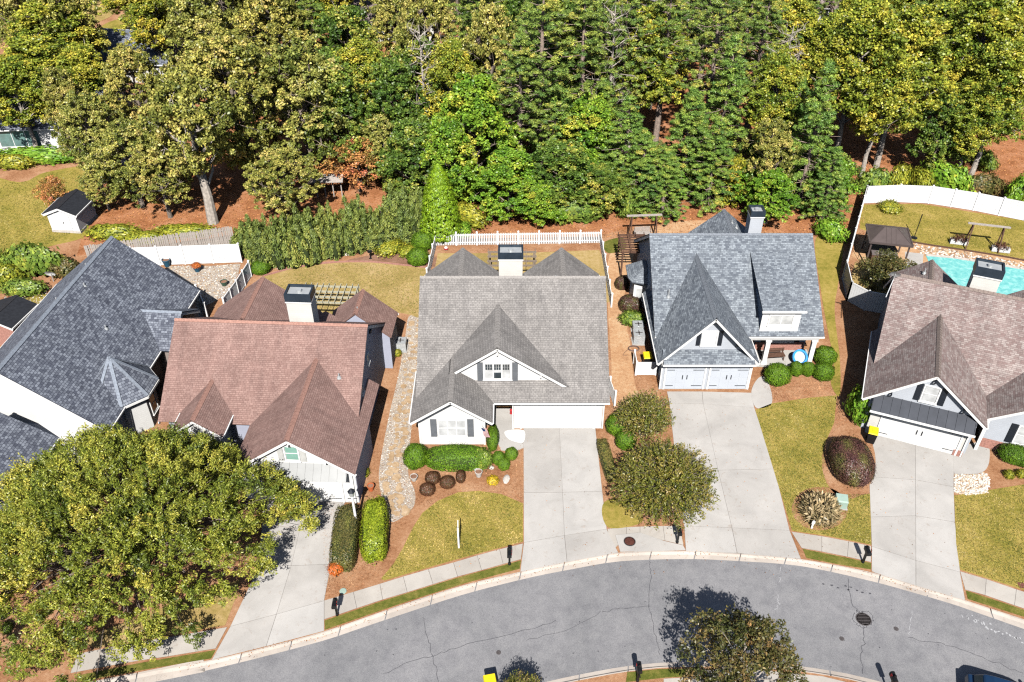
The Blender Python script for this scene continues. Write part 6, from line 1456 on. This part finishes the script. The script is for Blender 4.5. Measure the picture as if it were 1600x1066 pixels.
# front rank, each one to be told apart in the photograph
for i, (nm, lb, pr, cx, ty, Y, rad) in enumerate([
    ('oak_tree', 'broad olive-brown oak behind the gravel court, largest of the oaks', T_OAK, 345, 55, 77, 6.6),
    ('oak_tree', 'olive-brown oak standing just right of the largest oak', T_OAK, 455, 70, 79, 6.2),
    ('oak_tree', 'olive oak with a pale trunk rising behind the stockade fence', T_PALE, 278, 120, 71.0, 4.6),
    ('oak_tree', 'olive oak leaning over the white garden shed', T_OAK, 185, 195, 74, 4.3),
    ('oak_tree', 'low spreading oak just behind the junipers', T_OAK, 430, 235, 71, 4.0),
    ('oak_tree', 'tan-tipped oak at the top edge above the largest oak', T_OAK, 300, -15, 92, 6.0),
    ('oak_tree', 'tan-tipped oak at the top edge above the far grey roof', T_OAK, 420, -20, 94, 6.0),
    ('oak_tree', 'olive oak right in front of the small white playhouse', T_OAK, 232, 215, 72, 3.4),
    ('oak_tree', 'small olive oak between the garden shed and the stockade fence', T_OAK, 150, 262, 73.5, 2.4),
    ('oak_tree', 'olive oak directly above the garden shed', T_OAK, 120, 150, 79, 3.6),
    ('sweetgum_tree', 'yellow-green tree at the left edge beside the white house', T_YEL, 5, 90, 85.5, 4.0),
    ('oak_tree', 'brownish oak in front of the white house roof', T_OAK, 85, 110, 85, 3.2),
    ('oak_tree', 'olive oak in front of the far grey roof', T_OAK, 195, 75, 86, 4.4),
    ('tulip_tree', 'bright green tree between the two dark pines and the young pines', T_BRIGHT, 920, 150, 79, 3.8),
    ('young_pine_tree', 'wide young pine beneath the pair of tall pines', T_YPINE, 870, 110, 79.5, 3.6),
    ('young_pine_tree', 'young pine between the bright tree and the left young pines', T_YPINE, 945, 120, 81, 3.2),
    ('sweetgum_tree', 'yellow-green tree over the bright green tree', T_YEL, 700, 70, 84, 3.6),
    ('sweetgum_tree', 'yellow-green tree over the half hidden white house', T_YEL, 40, 60, 92, 5.0),
    ('sweetgum_tree', 'yellow-green tree at the top left corner', T_YEL, 70, -10, 103, 5.5),
    ('sweetgum_tree', 'yellow-green tree hanging over the green-tinted windows', T_YEL, 120, 75, 91, 3.8),
    ('hardwood_tree', 'brownish thin tree between the white house and the shed', T_OAK, 130, 180, 82, 3.2),
    ('hardwood_tree', 'dark green tree in the shade right of the oaks', T_GREEN, 520, 100, 80, 4.2),
    ('sweetgum_tree', 'sparse yellow tree with a bare trunk in the gap right of the oaks', T_YEL, 560, 60, 88, 3.8),
    ('hardwood_tree', 'round dark green tree above the orange tree', T_GREEN, 610, 95, 82, 4.2),
    ('hardwood_tree', 'tan-green tree directly behind the orange tree', T_OAK, 590, 180, 79, 3.4),
    ('hardwood_tree', 'olive-green tree beside the arborvitae', T_GREEN, 645, 190, 74, 4.0),
    ('tulip_tree', 'bright green tree rising behind the picket fence, tallest of the bright ones', T_BRIGHT, 738, 120, 76, 4.8),
    ('tulip_tree', 'bright green tree touching the arborvitae', T_BRIGHT, 695, 185, 73.5, 3.4),
    ('tulip_tree', 'bright green low tree behind the middle of the picket fence', T_BRIGHT, 795, 235, 72, 4.0),
    ('hardwood_tree', 'green bushy tree behind the right half of the picket fence', T_GREEN, 880, 225, 73, 4.2),
    ('hardwood_tree', 'green bushy tree at the fence corner', T_GREEN, 940, 262, 72.5, 3.2),
    ('hardwood_tree', 'green low tree crowding the picket fence between the bright trees', T_BRIGHT, 845, 285, 71, 2.8),
    ('sweetgum_tree', 'yellow-green slim tree between the young pines', T_YEL, 1225, 80, 80, 3.4),
    ('hardwood_tree', 'olive shrubby tree at the foot of the tall conical pine', T_OAK, 1215, 190, 74, 3.0),
    ('hardwood_tree', 'rounded yellow-green tree beside the blue-grey house chimney', T_BRIGHT, 1212, 268, 71, 2.9),
    ('sweetgum_tree', 'tall yellow-green tree behind the corner of the pool fence', T_YEL, 1365, 5, 82, 4.8),
    ('sweetgum_tree', 'tall yellow-green tree with paired pale trunks behind the pool fence', T_YEL, 1440, 10, 82.5, 5.0),
    ('sweetgum_tree', 'lower yellow-green tree in front of the paired trunks', T_YEL, 1400, 80, 80, 3.8),
    ('sweetgum_tree', 'tall golden tree at the top right corner', T_YEL, 1560, -15, 87, 5.0),
    ('sweetgum_tree', 'yellow-green tree at the right edge above the pool lawn', T_YEL, 1590, 70, 80, 4.2),
    ('sweetgum_tree', 'yellow-green tree standing in front of the golden corner tree', T_YEL, 1545, 130, 79, 3.2),
    ('hardwood_tree', 'dark green small tree on thin trunks behind the pool fence', T_GREEN, 1490, 150, 80, 3.2)]):
    wood(nm, lb, pr, cx, ty, Y, rad, G_, i)
q = P(560, 300); place_tree('dogwood_tree', 'small orange autumn tree behind the junipers', 'tree', T_ORANGE, q.x + .2, q.y, 5.2, 3.6)
q = P(590, 262); place_tree('dogwood_tree', 'small rust-tinted autumn tree above the orange one', 'tree', T_ORANGE, q.x, q.y, 5.8, 3.0)
q = P(55, 372); place_tree('dogwood_tree', 'thin orange-brown tree leaning over the sunny lawn', 'tree', T_ORANGE, q.x + .4, q.y + 4.5, 3.6, 1.7)
for i, (lb, cx, ty, Y, rad) in enumerate([('tall dark pine at the top edge, left of the pair', 850, -25, 80, 4.6), ('tall dark pine at the top edge, right of the pair', 915, -5, 82, 4.6), ('dark pine standing below the pair of tall pines', 815, 55, 78, 3.8), ('pine with a bare trunk left of the young pines', 985, -10, 84, 3.6),
        ('tall bare-trunked pine above the young pines', 1050, -20, 86, 3.8), ('tall bare-trunked pine with the pale straight stem', 1135, -25, 86, 3.8), ('tall bare-trunked pine above the conical pine', 1205, -15, 88, 3.6), ('dark pine filling the gap right of the oaks', 660, 60, 90, 3.4), ('bright pine at the top edge over the pool woods', 1470, -25, 93, 3.8)]):
    wood('pine_tree', lb, T_PINE, cx, ty, Y, rad, G_, i)
for i, (lb, cx, ty, Y, rad) in enumerate([('bushy young pine at the left end of the young pines', 985, 150, 76, 3.5), ('bushy young pine, front left of the young pines', 1010, 205, 73, 3.0), ('tall young pine with an orange-tipped crown', 1150, 55, 80, 3.6), ('young pine in the middle of the young pines', 1085, 135, 77, 3.3), ('young pine in front of the orange-tipped one', 1125, 190, 74.5, 3.2),
        ('low young pine above the wooden arbor swing', 1045, 235, 72.5, 2.8), ('tall conical dark green pine right of the blue-grey house chimney', 1298, 95, 74, 3.3), ('young pine close behind the conical pine', 1255, 120, 79, 2.8), ('low pine spreading at the pool fence corner', 1310, 230, 71.5, 2.6)]):
    wood('young_pine_tree', lb, T_YPINE, cx, ty, Y, rad, G_, i)
T_BARE = bare_tree('dead_pine', 70, 17, 3.0)
for lb, cx, ty, Y in (('pale dead tree left of the bright green tree', 655, 40, 83), ('pale dead tree between the dark pines and the young pines', 962, 10, 82), ('pale slim dead tree above the yellow slim tree', 1240, 40, 84)):
    t_ = PY(cx, ty, Y); tm_, cm_, H_, R_ = T_BARE
    o_ = thing('dead_tree', lb, 'tree', (t_.x, Y, 0), rng.uniform(0, 6), 'dead trees of the woods'); o_.scale = (1, 1, t_.z / H_); link('trunk', tm_, o_); link('twigs', cm_, o_)['kind'] = 'stuff'
# deeper ranks: the same kinds, crowded one behind the other
ORD = ['first', 'second', 'third', 'fourth', 'fifth', 'sixth', 'seventh', 'eighth', 'ninth', 'tenth', 'eleventh', 'twelfth', 'thirteenth', 'fourteenth', 'fifteenth', 'sixteenth', 'seventeenth', 'eighteenth', 'nineteenth', 'twentieth', 'twenty-first', 'twenty-second', 'twenty-third', 'twenty-fourth', 'twenty-fifth', 'twenty-sixth', 'twenty-seventh', 'twenty-eighth']
RANKS = ((87, 640, 1000, 66, 'just behind the front rank'), (96, 470, 1660, 66, 'in the second rank'), (107, 10, 1660, 70, 'in the third rank'), (119, 10, 1660, 74, 'in the fourth rank'), (133, -20, 1680, 84, 'in the fifth rank'), (150, -40, 1700, 100, 'in the farthest rank'))
c_ = 0
for Y0, x0, x1, st, rk in RANKS:
    x = x0 + rng.uniform(0, 20); k = 0
    while x < x1:
        Y = Y0 + rng.uniform(-3.5, 3.5); X = (x - 800) / 1350 * (Y * CP + 30 * SP)
        u = x + rng.uniform(-60, 60)
        if 900 < u < 1250: pr, nm, lb = (T_PINE if c_ % 3 else T_YEL), 'pine_tree' if c_ % 3 else 'sweetgum_tree', 'pine' if c_ % 3 else 'yellow-green tree'
        elif u >= 1250: pr, nm, lb = (T_YEL, 'sweetgum_tree', 'yellow-green tree') if c_ % 4 else (T_PINE, 'pine_tree', 'pine')
        elif u < 470: pr, nm, lb = (T_OAK, 'oak_tree', 'olive-brown oak') if c_ % 4 else (T_YEL, 'sweetgum_tree', 'yellow-green tree')
        else: pr, nm, lb = ((T_GREEN, 'hardwood_tree', 'green hardwood'), (T_YEL, 'sweetgum_tree', 'yellow-green tree'), (T_OAK, 'oak_tree', 'olive-brown oak'), (T_PINE, 'pine_tree', 'pine'))[c_ % 4]
        if not (540 < x < 700 and Y0 > 90 and c_ % 2) and not (Y0 > 100 and x < 250 and c_ % 3 == 0):
            place_tree(nm, lb + ' ' + rk + ' of the woods, ' + ORD[k] + ' from the left', 'tree', pr[c_ % 2], X, Y, rng.uniform(11, 17.5), rng.uniform(3.4, 4.8), 'trees of the woods behind the houses'); k += 1
        c_ += 1; x += st * rng.uniform(.75, 1.25)
# low growth under the wood edge
k = 0
for x, y, h in [(x_, y_, h_) for x_, y_, h_ in zip(np.linspace(620, 1300, 34) + rng.uniform(-12, 12, 34), rng.uniform(270, 322, 34), rng.uniform(2.6, 5.0, 34))]:
    q = P(x, y); place_tree('understorey_shrub', 'leafy understorey shrub along the wood edge, ' + ('thirtieth' if k == 29 else ORD[k] if k < 28 else ['twenty-ninth', '', 'thirty-first', 'thirty-second', 'thirty-third', 'thirty-fourth'][k - 28]) + ' from the left', 'shrub', T_SHRUBBY[k % 3 if x > 640 else (0, 0, 1)[k % 3]], q.x, q.y, h, rng.uniform(1.8, 2.8), 'understorey shrubs of the wood edge'); k += 1
# the trees in front of the houses
q = P(236, 905); big = place_tree('willow_oak_tree', 'huge yellow-green tree filling the lower left in front of the red roofed house', 'tree', T_BIG, q.x - .8, q.y + .7, 8.1, 8.4, rz=.1); big.scale.y *= .88
q = P(1031, 795); place_tree('crape_myrtle_tree', 'round olive crape myrtle between two driveways, the larger one', 'tree', T_MYR, q.x, q.y, 4.6, 3.25)
q = P(1003, 680); place_tree('crape_myrtle_tree', 'smaller sparse crape myrtle beside the grey house corner', 'tree', T_MYR2, q.x, q.y, 3.4, 1.95)
q = P(1165, 940, 7.2); place_tree('bronze_myrtle_tree', 'small bronze-leaved tree at the near kerb casting a shadow on the road', 'tree', T_STREET, q.x + .1, q.y - 1.3, 6.4, 3.8)
q = P(1378, 455); place_tree('maple_tree', 'dark bronze round tree beside the gazebo', 'tree', T_JAP, q.x, q.y, 3.3, 2.4)
q = P(770, 1112); place_tree('ornamental_shrub', 'bronze shrub just below the picture edge beside the bin', 'tree', T_MYR2, q.x + 1.4, q.y, 2.6, 1.2)
# junipers and arborvitae
q = P(690, 372); place_tree('arborvitae_tree', 'tall bright yellow-green arborvitae behind the picket fence corner', 'tree', T_ARB, q.x, q.y, 7.6, 1.75)
for i, (x, y, h, r_, lb) in enumerate([(412, 418, 4.6, 1.5, 'dark juniper at the left end of the juniper row'), (446, 418, 5.0, 1.8, 'second juniper from the left end of the juniper row'), (482, 412, 5.3, 1.8, 'third juniper of the row, beside the low stone'), (514, 404, 5.0, 1.6, 'fourth juniper of the row, last before the gap'), (556, 394, 5.2, 1.6, 'slim juniper just right of the gap in the row'),
        (590, 388, 3.6, 1.7, 'low juniper above the bird bath'), (622, 378, 5.2, 1.9, 'juniper touching the olive-green tree'), (650, 372, 4.6, 1.6, 'last juniper of the row, beside the arborvitae'), (390, 400, 3.4, 1.5, 'blue-green juniper spilling over the white vinyl fence')]):
    q = P(x, y); place_tree('juniper_tree', lb, 'juniper', (T_JUN, T_JUN2)[i % 2], q.x, q.y + r_ * .6, h, r_, 'junipers along the back bed')

# ------------------------------------------------------------------ clipped shrubs and hedges
S_BOX = [shrub_mesh('boxwood', s, 5200, L_BOX, 2.3, .085, .06, .075) for s in (31, 32)]
S_PURPLE = shrub_mesh('purple_shrub', 36, 5000, L_PURPLE, 2.5, .085, .06, .03, .5, .3)
S_BARB = [shrub_mesh('barberry', s, 3200, L_BARBERRY, 2.2, .10, .07, .03) for s in (37, 38)]
S_WILD = [shrub_mesh('loose_shrub', s, 2600, m_, 2.0, .20, .12, .16, .5, .2, scatter=.16) for s, m_ in ((39, L_GREEN), (40, L_WEED), (41, L_BRIGHT), (42, L_STREET))]
S_MUM = shrub_mesh('yellow_mum', 43, 1800, L_MUM, 2.0, .14, .12, .08, scatter=.12)
S_MUMO = shrub_mesh('orange_mum', 44, 1800, L_MUM_OR, 2.0, .14, .12, .08, scatter=.12)
def hedge(label, seed, mat, x, y, w_px, d_m, h, rz=0.0, e=4.0, leaf=.085, dens=420, lump=.03, tm=.5, tv=.2, name='hedge'):
    """a clipped hedge built at its own size"""
    q = P(x, y); k = F_PX / (q.y * CP + CAM_H * SP); rx, ry = w_px / 2 / k, d_m / 2
    area = 2 * (rx + ry) * 2 * h + 4 * rx * ry
    me = shrub_mesh(name, seed, int(area * dens), mat, e, leaf, leaf * .7, lump, tm, tv, (rx, ry, h), .022)
    return tag(link(name, me, None, (q.x, q.y, 0), rz), label, 'hedge')
def sh(label, me, x, y, w_px, d_m, h, rz=0.0, name='clipped_shrub', group=None):
    """centre of the base at (x, y) in the picture, width in picture pixels"""
    q = P(x, y); k = F_PX / (q.y * CP + CAM_H * SP)
    return place_shrub(name, label, me, q.x, q.y, w_px / 2 / k, d_m / 2, h, rz, group)
GB = 'clipped green shrubs of the front gardens'
hedge('long low boxwood hedge below the shuttered front window', 33, L_BOX, 714, 726, 96, 1.75, 1.25, 0, 3.2, tm=.42, name='boxwood_hedge')
sh('round boxwood at the left end of the long boxwood hedge', S_BOX[0], 650, 724, 36, 1.75, 1.35, group=GB)
sh('loose round shrub swallowing the right end of the long hedge', S_WILD[0], 754, 726, 28, 1.2, 1.15, group=GB)
sh('tall narrow boxwood beside the entry walk', S_BOX[1], 770, 693, 19, 2.1, 1.1, group=GB)
sh('small clipped ball next to the entry walk, left of three', S_BOX[0], 779, 722, 20, .95, .75, group=GB)
sh('small clipped ball next to the entry walk, touching the driveway', S_BOX[1], 799, 715, 20, .9, .7, group=GB)
sh('small clipped ball next to the entry walk, lowest of three', S_BOX[0], 787, 731, 19, .85, .7, 1.0, group=GB)
hedge('lime green hedge between the lamp post and the gravel path', 34, L_LIME, 587, 838, 41, 4.2, 1.35, .10, 4.0, .10, lump=.05)
hedge('brown-green flat hedge along the red roofed house driveway', 35, L_HEDGE_OLIVE, 541, 848, 40, 4.4, 1.05, .06, 6.0, lump=.02, tm=.4, tv=.25)
hedge('purple-green oval hedge beside the brown roofed house driveway', 36, L_PURPLE, 1326, 734, 62, 3.9, 1.7, -.08, 2.5, .09, lump=.02, tm=.5, tv=.35)
hedge('low brown-green hedge along the grey house driveway', 45, L_HEDGE_OLIVE, 948, 725, 19, 3.6, .7, .12, 5.0, tm=.55)
hedge('dark green oval hedge under the window of the brown roofed house', 46, L_BOX, 1592, 722, 66, 1.4, 1.1, -.4, 2.8, tm=.25)
sh('round boxwood below the smaller crape myrtle, upper of two', S_BOX[0], 965, 674, 36, 1.6, 1.3, group=GB)
sh('round boxwood below the smaller crape myrtle, lower of two', S_BOX[1], 977, 697, 32, 1.4, 1.1, group=GB)
sh('large round boxwood at the left end of the porch', S_BOX[0], 1213, 596, 40, 1.8, 1.35, group=GB)
sh('small round boxwood in front of the porch, nearer the large one', S_BOX[1], 1242, 585, 20, 1.0, 1.05, group=GB)
sh('small round boxwood in front of the porch, nearer the column', S_BOX[0], 1260, 585, 19, 1.0, 1.05, 1.2, group=GB)
sh('round boxwood at the porch corner, upper of two', S_BOX[1], 1287, 567, 34, 1.6, 1.3, .6, group=GB)
sh('round boxwood at the porch corner, lower of two', S_BOX[0], 1284, 590, 30, 1.5, 1.15, 2.0, group=GB)
sh('round dark boxwood behind the picket fence corner, upper of two', S_BOX[1], 661, 388, 34, 1.7, 1.5, group=GB)
sh('round dark boxwood behind the picket fence corner, lower of two', S_BOX[0], 654, 412, 33, 1.7, 1.4, group=GB)
sh('low dark boxwood at the foot of the first juniper', S_BOX[1], 408, 426, 30, 1.4, 1.0, group=GB)
for x, y, w_, lb in ((676, 752, 23, 'reddish barberry ball nearest the long hedge, upper of the touching pair'), (668, 770, 24, 'reddish barberry ball lower of the touching pair'), (699, 759, 24, 'brown-green barberry ball in the middle of the row'), (720, 750, 15, 'smallest barberry ball at the right of the row')):
    sh(lb, S_BARB[x % 2], x, y, w_, .95, .65, name='barberry_shrub', group='barberry balls in the mulch bed')
sh('yellow chrysanthemum clump in the mulch bed', S_MUM, 770, 754, 18, .75, .4, name='chrysanthemum')
q = P(526, 898); place_shrub('chrysanthemum', 'orange chrysanthemums in the dark pot beside the driveway', S_MUMO, q.x, q.y, .42, .42, .5).location.z = .34
q = P(309, 424); place_shrub('chrysanthemum', 'orange plants in the teal pot of the gravel court', S_MUMO, q.x, q.y, .38, .38, .35).location.z = .44
sh('dark purple-brown round shrub left of the air conditioners', S_PURPLE, 984, 484, 34, 1.7, 1.2)
sh('loose leafy shrub just above the air conditioners', S_WILD[0], 988, 505, 34, 1.3, .95, name='leafy_shrub')
sh('round brown-green shrub beside the side bay', S_PURPLE, 971, 450, 21, 1.1, 1.0)
sh('glossy green shrub in the shade beside the brown roofed house garage', S_WILD[2], 1340, 655, 34, 1.9, 2.3, name='leafy_shrub')
for x, y, w_, h, k, lb in ((60, 428, 86, 2.6, 0, 'large feathery dark shrub by the charcoal roof'), (14, 442, 44, 1.6, 1, 'bright yellow shrub at the left edge'), (40, 458, 60, 1.2, 0, 'low olive shrub below the large feathery one'), (105, 430, 40, 1.4, 3, 'dark shrub behind the charcoal roof ridge'), (180, 372, 70, 1.2, 1, 'sunlit weedy shrub behind the charcoal roof gable'), (228, 378, 60, .9, 1, 'low sunlit weeds along the stockade fence'), (290, 366, 80, .8, 1, 'thin sunlit weeds between the stockade fence and the oaks'),
        (60, 254, 110, 1.5, 2, 'long green hedge below the green-tinted windows'), (20, 262, 60, 1.3, 1, 'yellow-green hedge end at the left edge')):
    sh(lb, S_WILD[k], x, y, w_, 1.6, h, name='loose_shrub')
for i, (x, y, w_, h, k, lb) in enumerate([(1365, 300, 50, 2.2, 0, 'green shrub behind the pool fence corner'), (1400, 298, 56, 2.4, 1, 'sunlit shrub behind the pool fence, second from the corner'), (1436, 298, 50, 2.0, 1, 'yellow-green shrub behind the pool fence, third from the corner'), (1472, 298, 66, 2.6, 2, 'glossy dark green round shrub behind the pool fence'), (1530, 303, 60, 1.8, 3, 'brown dry shrub behind the pool fence'), (1588, 312, 60, 2.2, 2, 'green shrub behind the pool fence at the right edge'), (1535, 262, 44, 1.6, 0, 'dark shrub under the tall trees behind the brown one'),
        (1295, 372, 44, 1.6, 2, 'lime green shrub below the conical pine'), (1190, 322, 40, 1.8, 2, 'green shrub behind the rear gable of the blue-grey house'), (610, 392, 44, .8, 1, 'low yellow-green plants in the dirt bed'), (640, 396, 30, .6, 1, 'low sunlit plants beside the dark boxwoods'), (730, 350, 60, 1.8, 1, 'yellow-brown shrub behind the picket fence near the arborvitae'), (900, 345, 80, 2.0, 0, 'green shrub behind the picket fence under the bushy tree'), (990, 330, 70, 2.4, 0, 'olive shrub above the wooden arbor swing'),
        (1390, 328, 30, .7, 1, 'tuft of weeds inside the pool fence'), (720, 366, 30, 1.0, 2, 'small green shrub showing through the picket fence')]):
    sh(lb, S_WILD[k], x, y, w_, 1.8, h, i * .8, name='loose_shrub')
for x, y, lb in ((570, 742, 'small leafy plant at the corner of the red roofed house'), (1575, 745, 'small green plant in the mulch by the brown roofed house'), (1594, 744, 'tiny plant at the right edge of the mulch'), (1020, 800, 'tuft of weeds under the larger crape myrtle'), (10, 935, 'tiny clipped plant at the left edge, uppermost'), (8, 962, 'tiny clipped plant at the left edge, middle one'), (13, 985, 'tiny clipped plant at the left edge, lowest'), (620, 555, 'small grey-green plant at the top of the flagstone path')):
    sh(lb, S_WILD[0 if y > 900 else 1], x, y, 13, .6, .45, name='small_plant')
# pampas grass: arching blades and plumes
r = np.random.default_rng(50); lv = Leaves(); n = 2600
a = r.uniform(0, 6.28, n); el = r.uniform(.25, 1.35, n); ax = np.stack([np.cos(a) * np.cos(el), np.sin(a) * np.cos(el), np.sin(el)], 1); s = r.uniform(.5, 1.15, n)
lv.add(ax * s[:, None] * np.array([1.15, 1.15, .95]), rdirs(n, r) + .4 * UP, ax, .5, .045, np.clip(.15 + .6 * s + r.normal(0, .15, n), 0, 1))
n = 700; a = r.uniform(0, 6.28, n); el = r.uniform(.5, 1.4, n); ax = np.stack([np.cos(a) * np.cos(el), np.sin(a) * np.cos(el), np.sin(el)], 1)
lv.add(ax * r.uniform(1.0, 1.5, (n, 1)), rdirs(n, r) + .5 * UP, ax, .35, .11, r.uniform(.75, 1, n))
q = P(1280, 806); tag(link('pampas_grass', lv.mesh('pampas_grass', L_PAMPAS), None, (q.x, q.y, 0)), 'pale pampas grass clump in a round mulch bed on the lawn', 'grass clump')
for cx, cy, rx, ry in ((1281, 795, 44, 34), (1326, 722, 42, 58)):
    sheet('mulch_bed', [(cx + rx * math.cos(t_), cy + ry * math.sin(t_)) for t_ in np.linspace(0, 2 * math.pi, 13)[:-1]], .024, M_STRAW, True)
